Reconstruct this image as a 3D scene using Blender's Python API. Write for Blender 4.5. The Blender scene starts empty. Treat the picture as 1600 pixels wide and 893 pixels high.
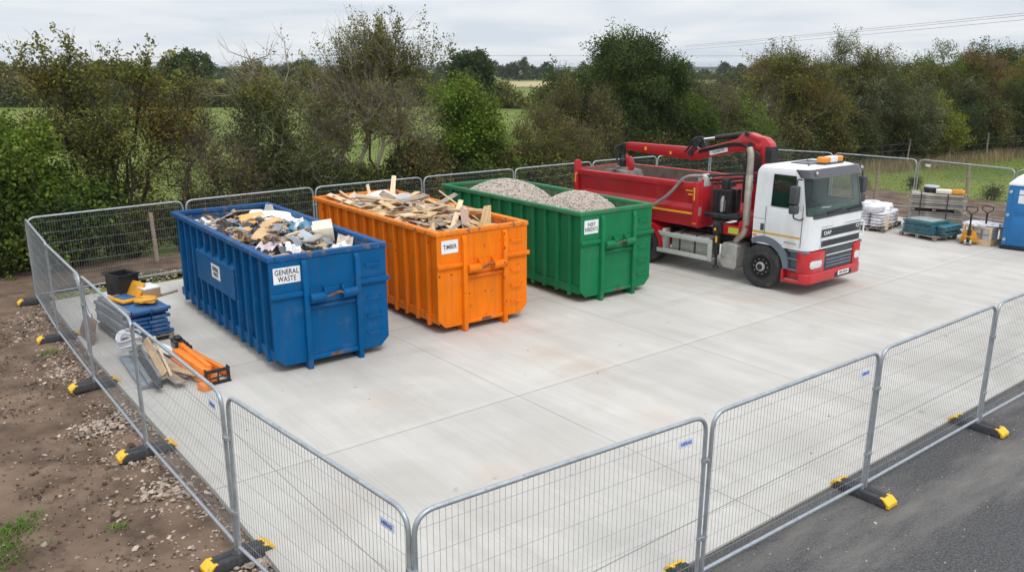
# Yard with three skip containers and a grab truck
import bpy, bmesh, math, random
import numpy as np
from mathutils import Vector, Matrix, Euler, noise
R = math.radians
PI = math.pi
SC = bpy.context.scene
COL = SC.collection

# ------------------------------------------------------------------ materials
def pm(name, col, rough=.6, metal=0., var=.12, scale=5., bump=0., bscale=40., dirt=None, dscale=6., damt=.4, dsharp=.06,
       streak=False, island=0., spec=.5, coat=0., detail=6., col2=None, stretch=None, trans=0., hue=0.):
    m = bpy.data.materials.new(name); m.use_nodes = True
    nt = m.node_tree; N = nt.nodes; L = nt.links
    bs = N['Principled BSDF']
    bs.inputs['Roughness'].default_value = rough
    bs.inputs['Metallic'].default_value = metal
    bs.inputs['Specular IOR Level'].default_value = spec
    bs.inputs['Coat Weight'].default_value = coat
    tc = N.new('ShaderNodeTexCoord')
    vec = tc.outputs['Object']
    if stretch:
        mp = N.new('ShaderNodeMapping'); mp.inputs['Scale'].default_value = stretch
        L.new(vec, mp.inputs['Vector']); vec = mp.outputs['Vector']
    nz = N.new('ShaderNodeTexNoise'); nz.inputs['Scale'].default_value = scale; nz.inputs['Detail'].default_value = detail
    L.new(vec, nz.inputs['Vector'])
    rp = N.new('ShaderNodeValToRGB')
    c = Vector(col[:3])
    a = c * (1 - var); b = (Vector(col2[:3]) if col2 else c * (1 + var))
    rp.color_ramp.elements[0].position = .32; rp.color_ramp.elements[1].position = .68
    rp.color_ramp.elements[0].color = (*a, 1); rp.color_ramp.elements[1].color = (min(b[0], 1), min(b[1], 1), min(b[2], 1), 1)
    L.new(nz.outputs['Fac'], rp.inputs['Fac'])
    out = rp.outputs['Color']
    if island:
        g = N.new('ShaderNodeNewGeometry'); hs = N.new('ShaderNodeHueSaturation')
        mr = N.new('ShaderNodeMapRange'); mr.inputs['To Min'].default_value = 1 - island; mr.inputs['To Max'].default_value = 1 + island
        L.new(g.outputs['Random Per Island'], mr.inputs['Value']); L.new(mr.outputs['Result'], hs.inputs['Value'])
        if hue:
            ml = N.new('ShaderNodeMath'); ml.operation = 'MULTIPLY'; ml.inputs[1].default_value = 7.31
            fr = N.new('ShaderNodeMath'); fr.operation = 'FRACT'
            m2 = N.new('ShaderNodeMapRange'); m2.inputs['To Min'].default_value = .5 - hue; m2.inputs['To Max'].default_value = .5 + hue
            L.new(g.outputs['Random Per Island'], ml.inputs[0]); L.new(ml.outputs[0], fr.inputs[0]); L.new(fr.outputs[0], m2.inputs['Value'])
            L.new(m2.outputs['Result'], hs.inputs['Hue'])
        L.new(out, hs.inputs['Color']); out = hs.outputs['Color']
    if dirt:
        dn = N.new('ShaderNodeTexNoise'); dn.inputs['Scale'].default_value = dscale; dn.inputs['Detail'].default_value = 9; dn.inputs['Roughness'].default_value = .65
        if streak:
            mp = N.new('ShaderNodeMapping'); mp.inputs['Scale'].default_value = (1, 1, .15)
            L.new(tc.outputs['Object'], mp.inputs['Vector']); L.new(mp.outputs['Vector'], dn.inputs['Vector'])
        else:
            L.new(tc.outputs['Object'], dn.inputs['Vector'])
        mr = N.new('ShaderNodeMapRange'); mr.inputs['From Min'].default_value = damt; mr.inputs['From Max'].default_value = damt + dsharp
        L.new(dn.outputs['Fac'], mr.inputs['Value'])
        mx = N.new('ShaderNodeMix'); mx.data_type = 'RGBA'
        L.new(mr.outputs['Result'], mx.inputs['Factor']); L.new(out, mx.inputs[6]); mx.inputs[7].default_value = (*dirt[:3], 1)
        out = mx.outputs[2]
        m2 = N.new('ShaderNodeMapRange'); m2.inputs['To Min'].default_value = rough; m2.inputs['To Max'].default_value = .85
        L.new(mr.outputs['Result'], m2.inputs['Value']); L.new(m2.outputs['Result'], bs.inputs['Roughness'])
    L.new(out, bs.inputs['Base Color'])
    if bump:
        bn = N.new('ShaderNodeTexNoise'); bn.inputs['Scale'].default_value = bscale; bn.inputs['Detail'].default_value = 5
        L.new(tc.outputs['Object'], bn.inputs['Vector'])
        bp = N.new('ShaderNodeBump'); bp.inputs['Strength'].default_value = bump; bp.inputs['Distance'].default_value = .02
        L.new(bn.outputs['Fac'], bp.inputs['Height']); L.new(bp.outputs['Normal'], bs.inputs['Normal'])
    if trans:
        tr = N.new('ShaderNodeBsdfTranslucent'); L.new(out, tr.inputs['Color'])
        mxs = N.new('ShaderNodeMixShader'); mxs.inputs[0].default_value = trans
        L.new(bs.outputs[0], mxs.inputs[1]); L.new(tr.outputs[0], mxs.inputs[2])
        L.new(mxs.outputs[0], N['Material Output'].inputs['Surface'])
    return m

def paint(name, col, chip=(.09, .035, .02), damt=.66, rough=.5):
    """container paint: faded patches, rust chips and grime runs"""
    m = pm(name, col, rough, var=.10, scale=1.6, spec=.12, dirt=chip, dscale=7, damt=damt, dsharp=.04, bump=.35, bscale=2.4)
    nt = m.node_tree; N = nt.nodes; L = nt.links
    bs = N['Principled BSDF']; src = bs.inputs['Base Color'].links[0].from_socket
    tc = N['Texture Coordinate']
    mp = N.new('ShaderNodeMapping'); mp.inputs['Scale'].default_value = (7, 7, .5)
    nz = N.new('ShaderNodeTexNoise'); nz.inputs['Scale'].default_value = 1.3; nz.inputs['Detail'].default_value = 8; nz.inputs['Roughness'].default_value = .7
    L.new(tc.outputs['Object'], mp.inputs['Vector']); L.new(mp.outputs['Vector'], nz.inputs['Vector'])
    mr = N.new('ShaderNodeMapRange'); mr.inputs['From Min'].default_value = .47; mr.inputs['From Max'].default_value = .80; mr.inputs['To Max'].default_value = .75
    L.new(nz.outputs['Fac'], mr.inputs['Value'])
    mx = N.new('ShaderNodeMix'); mx.data_type = 'RGBA'; mx.inputs[7].default_value = (*(Vector(col) * .55 + Vector((.03, .026, .022))), 1)
    L.new(mr.outputs['Result'], mx.inputs['Factor']); L.new(src, mx.inputs[6])
    n2 = N.new('ShaderNodeTexNoise'); n2.inputs['Scale'].default_value = 2.3; n2.inputs['Detail'].default_value = 9; n2.inputs['Roughness'].default_value = .6
    L.new(tc.outputs['Object'], n2.inputs['Vector'])
    m2 = N.new('ShaderNodeMapRange'); m2.inputs['From Min'].default_value = .55; m2.inputs['From Max'].default_value = .75; m2.inputs['To Max'].default_value = .24
    L.new(n2.outputs['Fac'], m2.inputs['Value'])
    my = N.new('ShaderNodeMix'); my.data_type = 'RGBA'; my.inputs[7].default_value = (*(Vector(col) * .6 + Vector((.14, .14, .135))), 1)
    L.new(m2.outputs['Result'], my.inputs['Factor']); L.new(mx.outputs[2], my.inputs[6])
    L.new(my.outputs[2], bs.inputs['Base Color'])
    return m

def glass(name, tint=(.55, .68, .64), mixf=.10):
    m = bpy.data.materials.new(name); m.use_nodes = True
    nt = m.node_tree; N = nt.nodes; L = nt.links; N.clear()
    o = N.new('ShaderNodeOutputMaterial'); t = N.new('ShaderNodeBsdfTransparent'); g = N.new('ShaderNodeBsdfGlossy')
    t.inputs[0].default_value = (*tint, 1); g.inputs['Roughness'].default_value = .03
    f = N.new('ShaderNodeLayerWeight'); f.inputs[0].default_value = .5
    p5 = N.new('ShaderNodeMath'); p5.operation = 'POWER'; p5.inputs[1].default_value = 4.; L.new(f.outputs['Facing'], p5.inputs[0])
    a = N.new('ShaderNodeMath'); a.operation = 'ADD'; a.inputs[1].default_value = mixf; a.use_clamp = True
    mx = N.new('ShaderNodeMixShader')
    L.new(p5.outputs[0], a.inputs[0]); L.new(a.outputs[0], mx.inputs[0]); L.new(t.outputs[0], mx.inputs[1]); L.new(g.outputs[0], mx.inputs[2])
    L.new(mx.outputs[0], o.inputs[0])
    return m

# ------------------------------------------------------------------ objects
def link(o, parent=None):
    COL.objects.link(o)
    if parent is not None: o.parent = parent
    return o
def tag(o, label=None, cat=None, group=None, kind=None):
    if label: o['label'] = label
    if cat: o['category'] = cat
    if group: o['group'] = group
    if kind: o['kind'] = kind
    return o
def thing(name, label, cat, loc=(0, 0, 0), rz=0., group=None):
    o = link(bpy.data.objects.new(name, None)); o.location = loc; o.rotation_euler = (0, 0, rz)
    o.empty_display_size = .2
    return tag(o, label, cat, group)

class MB:
    def __init__(s): s.v = []; s.f = []
    def add(s, vs, fs):
        n = len(s.v); s.v += [tuple(x) for x in vs]; s.f += [tuple(i + n for i in f) for f in fs]; return s
    def box(s, c, d, rot=None):
        x, y, z = d[0] / 2, d[1] / 2, d[2] / 2
        vs = [Vector((i, j, k)) for i in (-x, x) for j in (-y, y) for k in (-z, z)]
        if rot is not None:
            M = Euler(rot).to_matrix() if not isinstance(rot, Matrix) else rot
            vs = [M @ v for v in vs]
        c = Vector(c)
        return s.add([v + c for v in vs], [(0, 1, 3, 2), (4, 6, 7, 5), (0, 4, 5, 1), (2, 3, 7, 6), (0, 2, 6, 4), (1, 5, 7, 3)])
    def rng(s, x0, x1, y0, y1, z0, z1):
        return s.box(((x0 + x1) / 2, (y0 + y1) / 2, (z0 + z1) / 2), (abs(x1 - x0), abs(y1 - y0), abs(z1 - z0)))
    def bar(s, p0, p1, w, h, up=(0, 0, 1)):
        p0, p1 = Vector(p0), Vector(p1); d = (p1 - p0); L = d.length; x = d.normalized(); u = Vector(up)
        if abs(x.dot(u)) > .98: u = Vector((0, 1, 0))
        y = u.cross(x).normalized(); z = x.cross(y)
        M = Matrix((x, y, z)).transposed()
        return s.box((p0 + p1) / 2, (L, w, h), M)
    def tube(s, pts, r, n=8, caps=True):
        pts = [Vector(p) for p in pts]; m = len(pts); rs = r if isinstance(r, (list, tuple)) else [r] * m
        vs = []; t0 = (pts[1] - pts[0]).normalized(); u = Vector((0, 0, 1)) if abs(t0.z) < .9 else Vector((1, 0, 0))
        a = (u - t0 * u.dot(t0)).normalized()
        for i, p in enumerate(pts):
            t = (pts[min(i + 1, m - 1)] - pts[max(i - 1, 0)]).normalized()
            a = (a - t * a.dot(t)).normalized(); b = t.cross(a)
            for k in range(n):
                an = 2 * PI * k / n
                vs.append(p + (a * math.cos(an) + b * math.sin(an)) * rs[i])
        fs = [(i * n + k, i * n + (k + 1) % n, (i + 1) * n + (k + 1) % n, (i + 1) * n + k) for i in range(m - 1) for k in range(n)]
        if caps: fs += [tuple(range(n))[::-1], tuple(range((m - 1) * n, m * n))]
        return s.add(vs, fs)
    def prism(s, poly, axis, a, b):
        def P(p, t): return {'x': (t, p[0], p[1]), 'y': (p[0], t, p[1]), 'z': (p[0], p[1], t)}[axis]
        n = len(poly); vs = [P(p, a) for p in poly] + [P(p, b) for p in poly]
        fs = [(i, (i + 1) % n, n + (i + 1) % n, n + i) for i in range(n)] + [tuple(range(n))[::-1], tuple(range(n, 2 * n))]
        return s.add(vs, fs)
    def lathe(s, prof, c, axis='z', n=24):
        vs = []; c = Vector(c)
        for r, h in prof:
            for k in range(n):
                a = 2 * PI * k / n; x, y = r * math.cos(a), r * math.sin(a)
                vs.append(c + Vector({'z': (x, y, h), 'y': (x, h, y), 'x': (h, x, y)}[axis]))
        m = len(prof)
        fs = [(i * n + k, i * n + (k + 1) % n, (i + 1) * n + (k + 1) % n, (i + 1) * n + k) for i in range(m - 1) for k in range(n)]
        if prof[0][0] > 1e-6: fs.append(tuple(range(n))[::-1])
        if prof[-1][0] > 1e-6: fs.append(tuple(range((m - 1) * n, m * n)))
        return s.add(vs, fs)
    def blob(s, c, r, amp=.15, freq=1.5, seed=0, sub=3, flat=None, rot=None):
        bm = bmesh.new(); bmesh.ops.create_icosphere(bm, subdivisions=sub, radius=1)
        off = Vector((seed * 7.13, seed * 3.7, seed * 1.9)); c = Vector(c)
        M = Euler(rot).to_matrix() if rot else None
        vs = []
        for v in bm.verts:
            d = v.co.normalized(); k = 1 + amp * noise.noise(d * freq + off) + amp * .5 * noise.noise(d * freq * 2.7 + off)
            p = Vector((d.x * r[0] * k, d.y * r[1] * k, d.z * r[2] * k))
            if flat is not None and p.z < -flat * r[2]: p.z = -flat * r[2]
            vs.append(c + (M @ p if M else p))
        fs = [tuple(v.index for v in f.verts) for f in bm.faces]; bm.free()
        return s.add(vs, fs)
    def build(s, name, mat, parent=None, bevel=0., seg=2, smooth=None, loc=None, recalc=True):
        me = bpy.data.meshes.new(name); me.from_pydata(s.v, [], s.f)
        if recalc or bevel:
            bm = bmesh.new(); bm.from_mesh(me)
            if recalc: bmesh.ops.recalc_face_normals(bm, faces=bm.faces)
            if bevel:
                es = [e for e in bm.edges if len(e.link_faces) == 2 and e.calc_face_angle(0) > .5]
                bmesh.ops.bevel(bm, geom=es, offset=bevel, segments=seg, profile=.5, affect='EDGES', clamp_overlap=True)
            bm.to_mesh(me); bm.free()
        if smooth or (smooth is None and bevel):
            me.shade_smooth(); me.set_sharp_from_angle(angle=R(38 if smooth is None or smooth is True else smooth))
        me.materials.append(mat)
        o = link(bpy.data.objects.new(name, me), parent)
        if loc: o.location = loc
        return o

def rpath(pts, rad, n=5):
    """polyline with rounded inner corners"""
    pts = [Vector(p) for p in pts]; out = [pts[0]]
    for i in range(1, len(pts) - 1):
        a, b, c = pts[i - 1], pts[i], pts[i + 1]
        d1 = (a - b).normalized(); d2 = (c - b).normalized()
        r = min(rad, (a - b).length * .49, (c - b).length * .49)
        p, q = b + d1 * r, b + d2 * r
        for k in range(n + 1):
            t = k / n; out.append(p * (1 - t) ** 2 + b * 2 * t * (1 - t) + q * t * t)
    out.append(pts[-1]); return out

def text(name, body, size, mat, parent, loc, rot, bold=.012, sx=1., spacing=1., align='CENTER', depth=.0015):
    cu = bpy.data.curves.new(name, 'FONT'); cu.body = body; cu.size = size; cu.align_x = align; cu.align_y = 'CENTER'
    cu.offset = bold * size; cu.extrude = depth; cu.space_character = spacing; cu.space_line = .92
    tmp = bpy.data.objects.new(name + '_tmp', cu); COL.objects.link(tmp)
    dg = bpy.context.evaluated_depsgraph_get(); dg.update()
    me = bpy.data.meshes.new_from_object(tmp.evaluated_get(dg)); bpy.data.objects.remove(tmp); bpy.data.curves.remove(cu)
    me.name = name; me.materials.clear(); me.materials.append(mat)
    o = link(bpy.data.objects.new(name, me), parent); o.location = loc; o.rotation_euler = rot; o.scale = (sx, 1, 1)
    return o

def np_mesh(name, verts, quads, mat, parent=None, k=4):
    me = bpy.data.meshes.new(name); nv, nq = len(verts), len(quads)
    me.vertices.add(nv); me.vertices.foreach_set('co', np.ascontiguousarray(verts, dtype=np.float32).ravel())
    me.loops.add(nq * k); me.loops.foreach_set('vertex_index', np.ascontiguousarray(quads, dtype=np.int32).ravel())
    me.polygons.add(nq); me.polygons.foreach_set('loop_start', np.arange(0, nq * k, k, dtype=np.int32))
    me.polygons.foreach_set('loop_total', np.full(nq, k, dtype=np.int32))
    me.update(calc_edges=True); me.materials.append(mat)
    return link(bpy.data.objects.new(name, me), parent)
EXPOSURE = 0.0
SKY_TOP = 19.0
HAZE = 0.0002
# ------------------------------------------------------------------ camera, light, sky
cam = bpy.data.cameras.new('camera'); co = link(bpy.data.objects.new('camera', cam)); SC.camera = co
cam.sensor_width = 36; cam.lens = 36 * 1291.857 / 1600; cam.clip_end = 9000; cam.clip_start = .1
co.location = (0, 0, 5.376); co.rotation_euler = (R(90 - 14.859), 0, 0)
SC.view_settings.view_transform = 'Standard'; SC.view_settings.look = 'None'
SC.view_settings.exposure = EXPOSURE; SC.view_settings.gamma = 1
SC.render.engine = 'CYCLES'; SC.cycles.use_denoising = True; SC.cycles.denoiser = 'OPENIMAGEDENOISE'
SC.cycles.max_bounces = 8; SC.cycles.transparent_max_bounces = 12; SC.cycles.volume_bounces = 0

SUN_EL, SUN_AZ = R(55), R(150)      # azimuth clockwise from +Y: behind the viewer's right shoulder
sl = bpy.data.lights.new('sun', 'SUN'); so = link(bpy.data.objects.new('sun', sl))
sl.energy = 1.5; sl.angle = R(18); sl.color = (1, .97, .93)
so.rotation_euler = (PI / 2 - SUN_EL, 0, -SUN_AZ + PI)
so.location = (0, 0, 30)

w = bpy.data.worlds.new('World'); SC.world = w; w.use_nodes = True
nt = w.node_tree; N = nt.nodes; L = nt.links
bg = N['Background']; bg.inputs['Strength'].default_value = .1
sky = N.new('ShaderNodeTexSky'); sky.sky_type = 'NISHITA'; sky.sun_disc = False; sky.sun_elevation = SUN_EL; sky.sun_rotation = SUN_AZ
tc = N.new('ShaderNodeTexCoord'); sp = N.new('ShaderNodeSeparateXYZ'); L.new(tc.outputs['Generated'], sp.inputs[0])
# cloud deck: project the direction on a flat layer, so that clouds flatten towards the horizon
zz = N.new('ShaderNodeMath'); zz.operation = 'MAXIMUM'; zz.inputs[1].default_value = 0; L.new(sp.outputs['Z'], zz.inputs[0])
za = N.new('ShaderNodeMath'); za.operation = 'ADD'; za.inputs[1].default_value = .10; L.new(zz.outputs[0], za.inputs[0])
cb = N.new('ShaderNodeCombineXYZ')
for k in 'XY':
    d = N.new('ShaderNodeMath'); d.operation = 'DIVIDE'; L.new(sp.outputs[k], d.inputs[0]); L.new(za.outputs[0], d.inputs[1]); L.new(d.outputs[0], cb.inputs[k])
nz = N.new('ShaderNodeTexNoise'); nz.inputs['Scale'].default_value = .75; nz.inputs['Detail'].default_value = 6; nz.inputs['Roughness'].default_value = .45; nz.inputs['Distortion'].default_value = .4
L.new(cb.outputs[0], nz.inputs['Vector'])
cr = N.new('ShaderNodeValToRGB'); e = cr.color_ramp.elements
e[0].position = .34; e[0].color = (.70, .765, .845, 1); e[1].position = .62; e[1].color = (.90, .925, .955, 1)
em = cr.color_ramp.elements.new(.46); em.color = (.79, .835, .90, 1)
L.new(nz.outputs['Fac'], cr.inputs['Fac'])
gr = N.new('ShaderNodeMapRange'); gr.inputs['From Min'].default_value = .06; gr.inputs['From Max'].default_value = 1; gr.inputs['To Min'].default_value = 10.; gr.inputs['To Max'].default_value = SKY_TOP
L.new(zz.outputs[0], gr.inputs['Value'])
ml = N.new('ShaderNodeVectorMath'); ml.operation = 'SCALE'; L.new(cr.outputs[0], ml.inputs[0]); L.new(gr.outputs['Result'], ml.inputs['Scale'])
mx = N.new('ShaderNodeMix'); mx.data_type = 'RGBA'; mx.inputs['Factor'].default_value = .93
L.new(sky.outputs[0], mx.inputs[6]); L.new(ml.outputs[0], mx.inputs[7]); L.new(mx.outputs[2], bg.inputs['Color'])

# ------------------------------------------------------------------ ground
def sheet(name, poly, z, mat, kind='structure', thick=0):
    b = MB()
    if thick: b.prism(poly, 'z', z - thick, z)
    else: b.add([(p[0], p[1], z) for p in poly], [tuple(range(len(poly)))])
    return tag(b.build(name, mat, recalc=bool(thick)), kind=kind)
M = {}
M['field'] = pm('field_grass', (.118, .168, .034), .95, var=.25, scale=.12, detail=9, col2=(.195, .228, .062), bump=.15, bscale=3, spec=.1)
M['mud'] = pm('bare_soil', (.138, .092, .062), .95, var=.32, scale=1.5, detail=12, col2=(.205, .142, .100), bump=1., bscale=14, dirt=(.062, .042, .031), dscale=2.3, damt=.52, dsharp=.2, spec=.2)
M['asphalt'] = pm('asphalt', (.085, .083, .084), .9, var=.5, scale=38, detail=5, bump=.8, bscale=70, dirt=(.215, .20, .18), dscale=.75, damt=.46, dsharp=.28, spec=.3)
M['stone'] = pm('pebbles', (.37, .295, .235), .85, var=.2, scale=3, island=.38, hue=.012, spec=.3)
M['stubble'] = pm('stubble', (.42, .33, .19), .95, var=.12, scale=.05, spec=.1)

def streaks(m, rot, sc):
    # let the dust lie in bands along the road
    nt = m.node_tree; N = nt.nodes; tc = N['Texture Coordinate']
    for n in list(N):
        if n.type == 'TEX_NOISE' and abs(n.inputs['Scale'].default_value - .75) < .01:
            a = N.new('ShaderNodeMapping'); a.vector_type = 'TEXTURE'; a.inputs['Rotation'].default_value = (0, 0, rot)
            b = N.new('ShaderNodeMapping'); b.inputs['Scale'].default_value = sc
            nt.links.new(tc.outputs['Object'], a.inputs['Vector']); nt.links.new(a.outputs['Vector'], b.inputs['Vector']); nt.links.new(b.outputs['Vector'], n.inputs['Vector'])
streaks(M['asphalt'], R(38), (.35, 1.5, 1))
def concrete():
    m = pm('brushed_concrete', (.505, .483, .443), .85, var=.09, scale=.45, detail=8, bump=0, spec=.25)
    nt = m.node_tree; N = nt.nodes; L = nt.links; bs = N['Principled BSDF']
    src = bs.inputs['Base Color'].links[0].from_socket
    tc = N['Texture Coordinate']
    mp = N.new('ShaderNodeMapping'); mp.vector_type = 'TEXTURE'; mp.inputs['Rotation'].default_value = (0, 0, R(38.5))
    L.new(tc.outputs['Object'], mp.inputs['Vector'])
    sp = N.new('ShaderNodeSeparateXYZ'); L.new(mp.outputs['Vector'], sp.inputs[0])
    def math_(op, a, b=None):
        n = N.new('ShaderNodeMath'); n.operation = op
        for i, x in enumerate((a, b)):
            if x is None: continue
            if isinstance(x, (int, float)): n.inputs[i].default_value = x
            else: L.new(x, n.inputs[i])
        return n.outputs[0]
    def cell(sock, o, s):
        t = math_('DIVIDE', math_('SUBTRACT', sock, o), s)
        fr = math_('FRACT', math_('ADD', t, .5))
        return math_('MULTIPLY', math_('SUBTRACT', fr, .5), s), math_('FLOOR', t)
    du, iu = cell(sp.outputs['X'], 8.2, 4.3); dv, iv = cell(sp.outputs['Y'], 10.13, 4.43)
    adu, adv = math_('ABSOLUTE', du), math_('ABSOLUTE', dv)
    jm = math_('MULTIPLY', math_('MAXIMUM', math_('LESS_THAN', adu, .0075), math_('LESS_THAN', adv, .009)), .72)
    # trowelled band beside the long joints
    band = math_('MULTIPLY', math_('LESS_THAN', math_('ABSOLUTE', math_('SUBTRACT', dv, .085)), .07), .16)
    # slab tone
    cv = N.new('ShaderNodeCombineXYZ'); L.new(iu, cv.inputs[0]); L.new(iv, cv.inputs[1])
    wn = N.new('ShaderNodeTexWhiteNoise'); wn.noise_dimensions = '3D'; L.new(cv.outputs[0], wn.inputs['Vector'])
    tone = math_('ADD', math_('MULTIPLY', wn.outputs['Value'], .09), .955)
    # brush lines run across the bays
    ms = N.new('ShaderNodeMapping'); ms.inputs['Scale'].default_value = (.22, 2.0, 1)
    cs = N.new('ShaderNodeCombineXYZ'); L.new(sp.outputs['Y'], cs.inputs[0]); L.new(sp.outputs['X'], cs.inputs[1]); L.new(cs.outputs[0], ms.inputs['Vector'])
    st = N.new('ShaderNodeTexNoise'); st.inputs['Scale'].default_value = 1.0; st.inputs['Detail'].default_value = 10; st.inputs['Roughness'].default_value = .68
    L.new(ms.outputs['Vector'], st.inputs['Vector'])
    mr = N.new('ShaderNodeMapRange'); mr.inputs['From Min'].default_value = .28; mr.inputs['From Max'].default_value = .72; mr.inputs['To Min'].default_value = .885; mr.inputs['To Max'].default_value = 1.09
    L.new(st.outputs['Fac'], mr.inputs['Value'])
    f2 = N.new('ShaderNodeMapping'); f2.inputs['Scale'].default_value = (.5, 40, 1); L.new(cs.outputs[0], f2.inputs['Vector'])
    fn = N.new('ShaderNodeTexNoise'); fn.inputs['Scale'].default_value = 1; fn.inputs['Detail'].default_value = 5; L.new(f2.outputs['Vector'], fn.inputs['Vector'])
    m3 = N.new('ShaderNodeMapRange'); m3.inputs['From Min'].default_value = .3; m3.inputs['From Max'].default_value = .7; m3.inputs['To Min'].default_value = .955; m3.inputs['To Max'].default_value = 1.045
    L.new(fn.outputs['Fac'], m3.inputs['Value'])
    k = math_('MULTIPLY', math_('MULTIPLY', tone, mr.outputs['Result']), m3.outputs['Result'])
    vm = N.new('ShaderNodeVectorMath'); vm.operation = 'SCALE'; L.new(src, vm.inputs[0]); L.new(k, vm.inputs['Scale'])
    # tyre tracks: faint darker arcs that sweep across the slab, broken up by noise
    dn = N.new('ShaderNodeTexNoise'); dn.inputs['Scale'].default_value = .9; dn.inputs['Detail'].default_value = 8; L.new(tc.outputs['Object'], dn.inputs['Vector'])
    trk = None
    for cx_, cy_, r0 in ((30., 2., 24.3), (30., 2., 26.4), (-14., 42., 27.2), (-14., 42., 29.3), (60., 52., 57.0), (60., 52., 59.1)):
        vd = N.new('ShaderNodeVectorMath'); vd.operation = 'DISTANCE'; vd.inputs[1].default_value = (cx_, cy_, 0)
        fl = N.new('ShaderNodeVectorMath'); fl.operation = 'MULTIPLY'; fl.inputs[1].default_value = (1, 1, 0); L.new(tc.outputs['Object'], fl.inputs[0]); L.new(fl.outputs[0], vd.inputs[0])
        mr_ = N.new('ShaderNodeMapRange'); mr_.interpolation_type = 'SMOOTHSTEP'; mr_.inputs['From Min'].default_value = .24; mr_.inputs['From Max'].default_value = .10
        L.new(math_('ABSOLUTE', math_('SUBTRACT', vd.outputs['Value'], r0)), mr_.inputs['Value'])
        trk = mr_.outputs['Result'] if trk is None else math_('MAXIMUM', trk, mr_.outputs['Result'])
    tb_ = N.new('ShaderNodeMapRange'); tb_.inputs['From Min'].default_value = .42; tb_.inputs['From Max'].default_value = .7; tb_.inputs['To Max'].default_value = .26; L.new(dn.outputs['Fac'], tb_.inputs['Value'])
    trk = math_('MULTIPLY', trk, tb_.outputs['Result'])
    # warm dust and damp grey patches
    pn = N.new('ShaderNodeTexNoise'); pn.inputs['Scale'].default_value = .42; pn.inputs['Detail'].default_value = 7; pn.inputs['Roughness'].default_value = .6; pn.inputs['Distortion'].default_value = .7
    L.new(tc.outputs['Object'], pn.inputs['Vector'])
    pr = N.new('ShaderNodeMapRange'); pr.inputs['From Min'].default_value = .47; pr.inputs['From Max'].default_value = .72; pr.inputs['To Max'].default_value = .55; L.new(pn.outputs['Fac'], pr.inputs['Value'])
    m4 = N.new('ShaderNodeMix'); m4.data_type = 'RGBA'; m4.inputs[7].default_value = (.385, .34, .30, 1); L.new(pr.outputs['Result'], m4.inputs['Factor']); L.new(vm.outputs[0], m4.inputs[6])
    sn = N.new('ShaderNodeTexNoise'); sn.inputs['Scale'].default_value = 3.1; sn.inputs['Detail'].default_value = 6; L.new(tc.outputs['Object'], sn.inputs['Vector'])
    sr = N.new('ShaderNodeMapRange'); sr.inputs['From Min'].default_value = .69; sr.inputs['From Max'].default_value = .76; sr.inputs['To Max'].default_value = .4; L.new(sn.outputs['Fac'], sr.inputs['Value'])
    m5 = N.new('ShaderNodeMix'); m5.data_type = 'RGBA'; m5.inputs[7].default_value = (.16, .14, .12, 1); L.new(sr.outputs['Result'], m5.inputs['Factor']); L.new(m4.outputs[2], m5.inputs[6])
    stn = None                                                        # a few rusty spills
    for sx_, sy_, sr_ in ((.75, 15.1, .9), (1.35, 14.4, .8), (2.3, 12.1, .7), (-2.2, 12.9, .6), (5.6, 19.2, 1.0), (-.2, 10.2, .6), (8.7, 20.2, .8)):
        vd = N.new('ShaderNodeVectorMath'); vd.operation = 'DISTANCE'; vd.inputs[1].default_value = (sx_, sy_, 0); L.new(tc.outputs['Object'], vd.inputs[0])
        ms_ = N.new('ShaderNodeMapRange'); ms_.interpolation_type = 'SMOOTHSTEP'; ms_.inputs['From Min'].default_value = sr_; ms_.inputs['From Max'].default_value = 0; L.new(vd.outputs['Value'], ms_.inputs['Value'])
        stn = ms_.outputs['Result'] if stn is None else math_('MAXIMUM', stn, ms_.outputs['Result'])
    stn = math_('MULTIPLY', math_('MULTIPLY', stn, pn.outputs['Fac']), math_('MULTIPLY', dn.outputs['Fac'], 1.25))
    m51 = N.new('ShaderNodeMix'); m51.data_type = 'RGBA'; m51.inputs[7].default_value = (.46, .35, .27, 1); L.new(stn, m51.inputs['Factor']); L.new(m5.outputs[2], m51.inputs[6]); m5 = m51
    mt_ = N.new('ShaderNodeMix'); mt_.data_type = 'RGBA'; mt_.inputs[7].default_value = (.24, .225, .205, 1); L.new(trk, mt_.inputs['Factor']); L.new(m5.outputs[2], mt_.inputs[6])
    m6 = N.new('ShaderNodeMix'); m6.data_type = 'RGBA'; m6.inputs[7].default_value = (.58, .57, .54, 1); L.new(band, m6.inputs['Factor']); L.new(mt_.outputs[2], m6.inputs[6])
    m7 = N.new('ShaderNodeMix'); m7.data_type = 'RGBA'; m7.inputs[7].default_value = (.17, .16, .15, 1); L.new(jm, m7.inputs['Factor']); L.new(m6.outputs[2], m7.inputs[6])
    L.new(m7.outputs[2], bs.inputs['Base Color'])
    bp = N.new('ShaderNodeBump'); bp.inputs['Strength'].default_value = .25; bp.inputs['Distance'].default_value = .006
    hh = math_('SUBTRACT', fn.outputs['Fac'], math_('MULTIPLY', jm, 1.5)); L.new(hh, bp.inputs['Height']); L.new(bp.outputs['Normal'], bs.inputs['Normal'])
    return m
M['concrete'] = concrete()
PAD = [(-.95, 5.85), (9.11, 13.80), (26., 27.2), (21.2, 24.2), (17.6, 26.3), (16.2, 27.9), (14.6, 29.9), (12.4, 32.2), (10.4, 34.2), (2.9, 29.6), (-5.5, 23.5), (-8.77, 20.9), (-10.95, 18.85), (-8.28, 15.3), (-3.84, 9.73)]
sheet('concrete_pavement', PAD, 0., M['concrete'], thick=.22)

# far fields: one sheet to the horizon
sheet('ground', [(-6000, -400), (6000, -400), (6000, 7000), (-6000, 7000)], -.20, M['field'])
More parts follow.
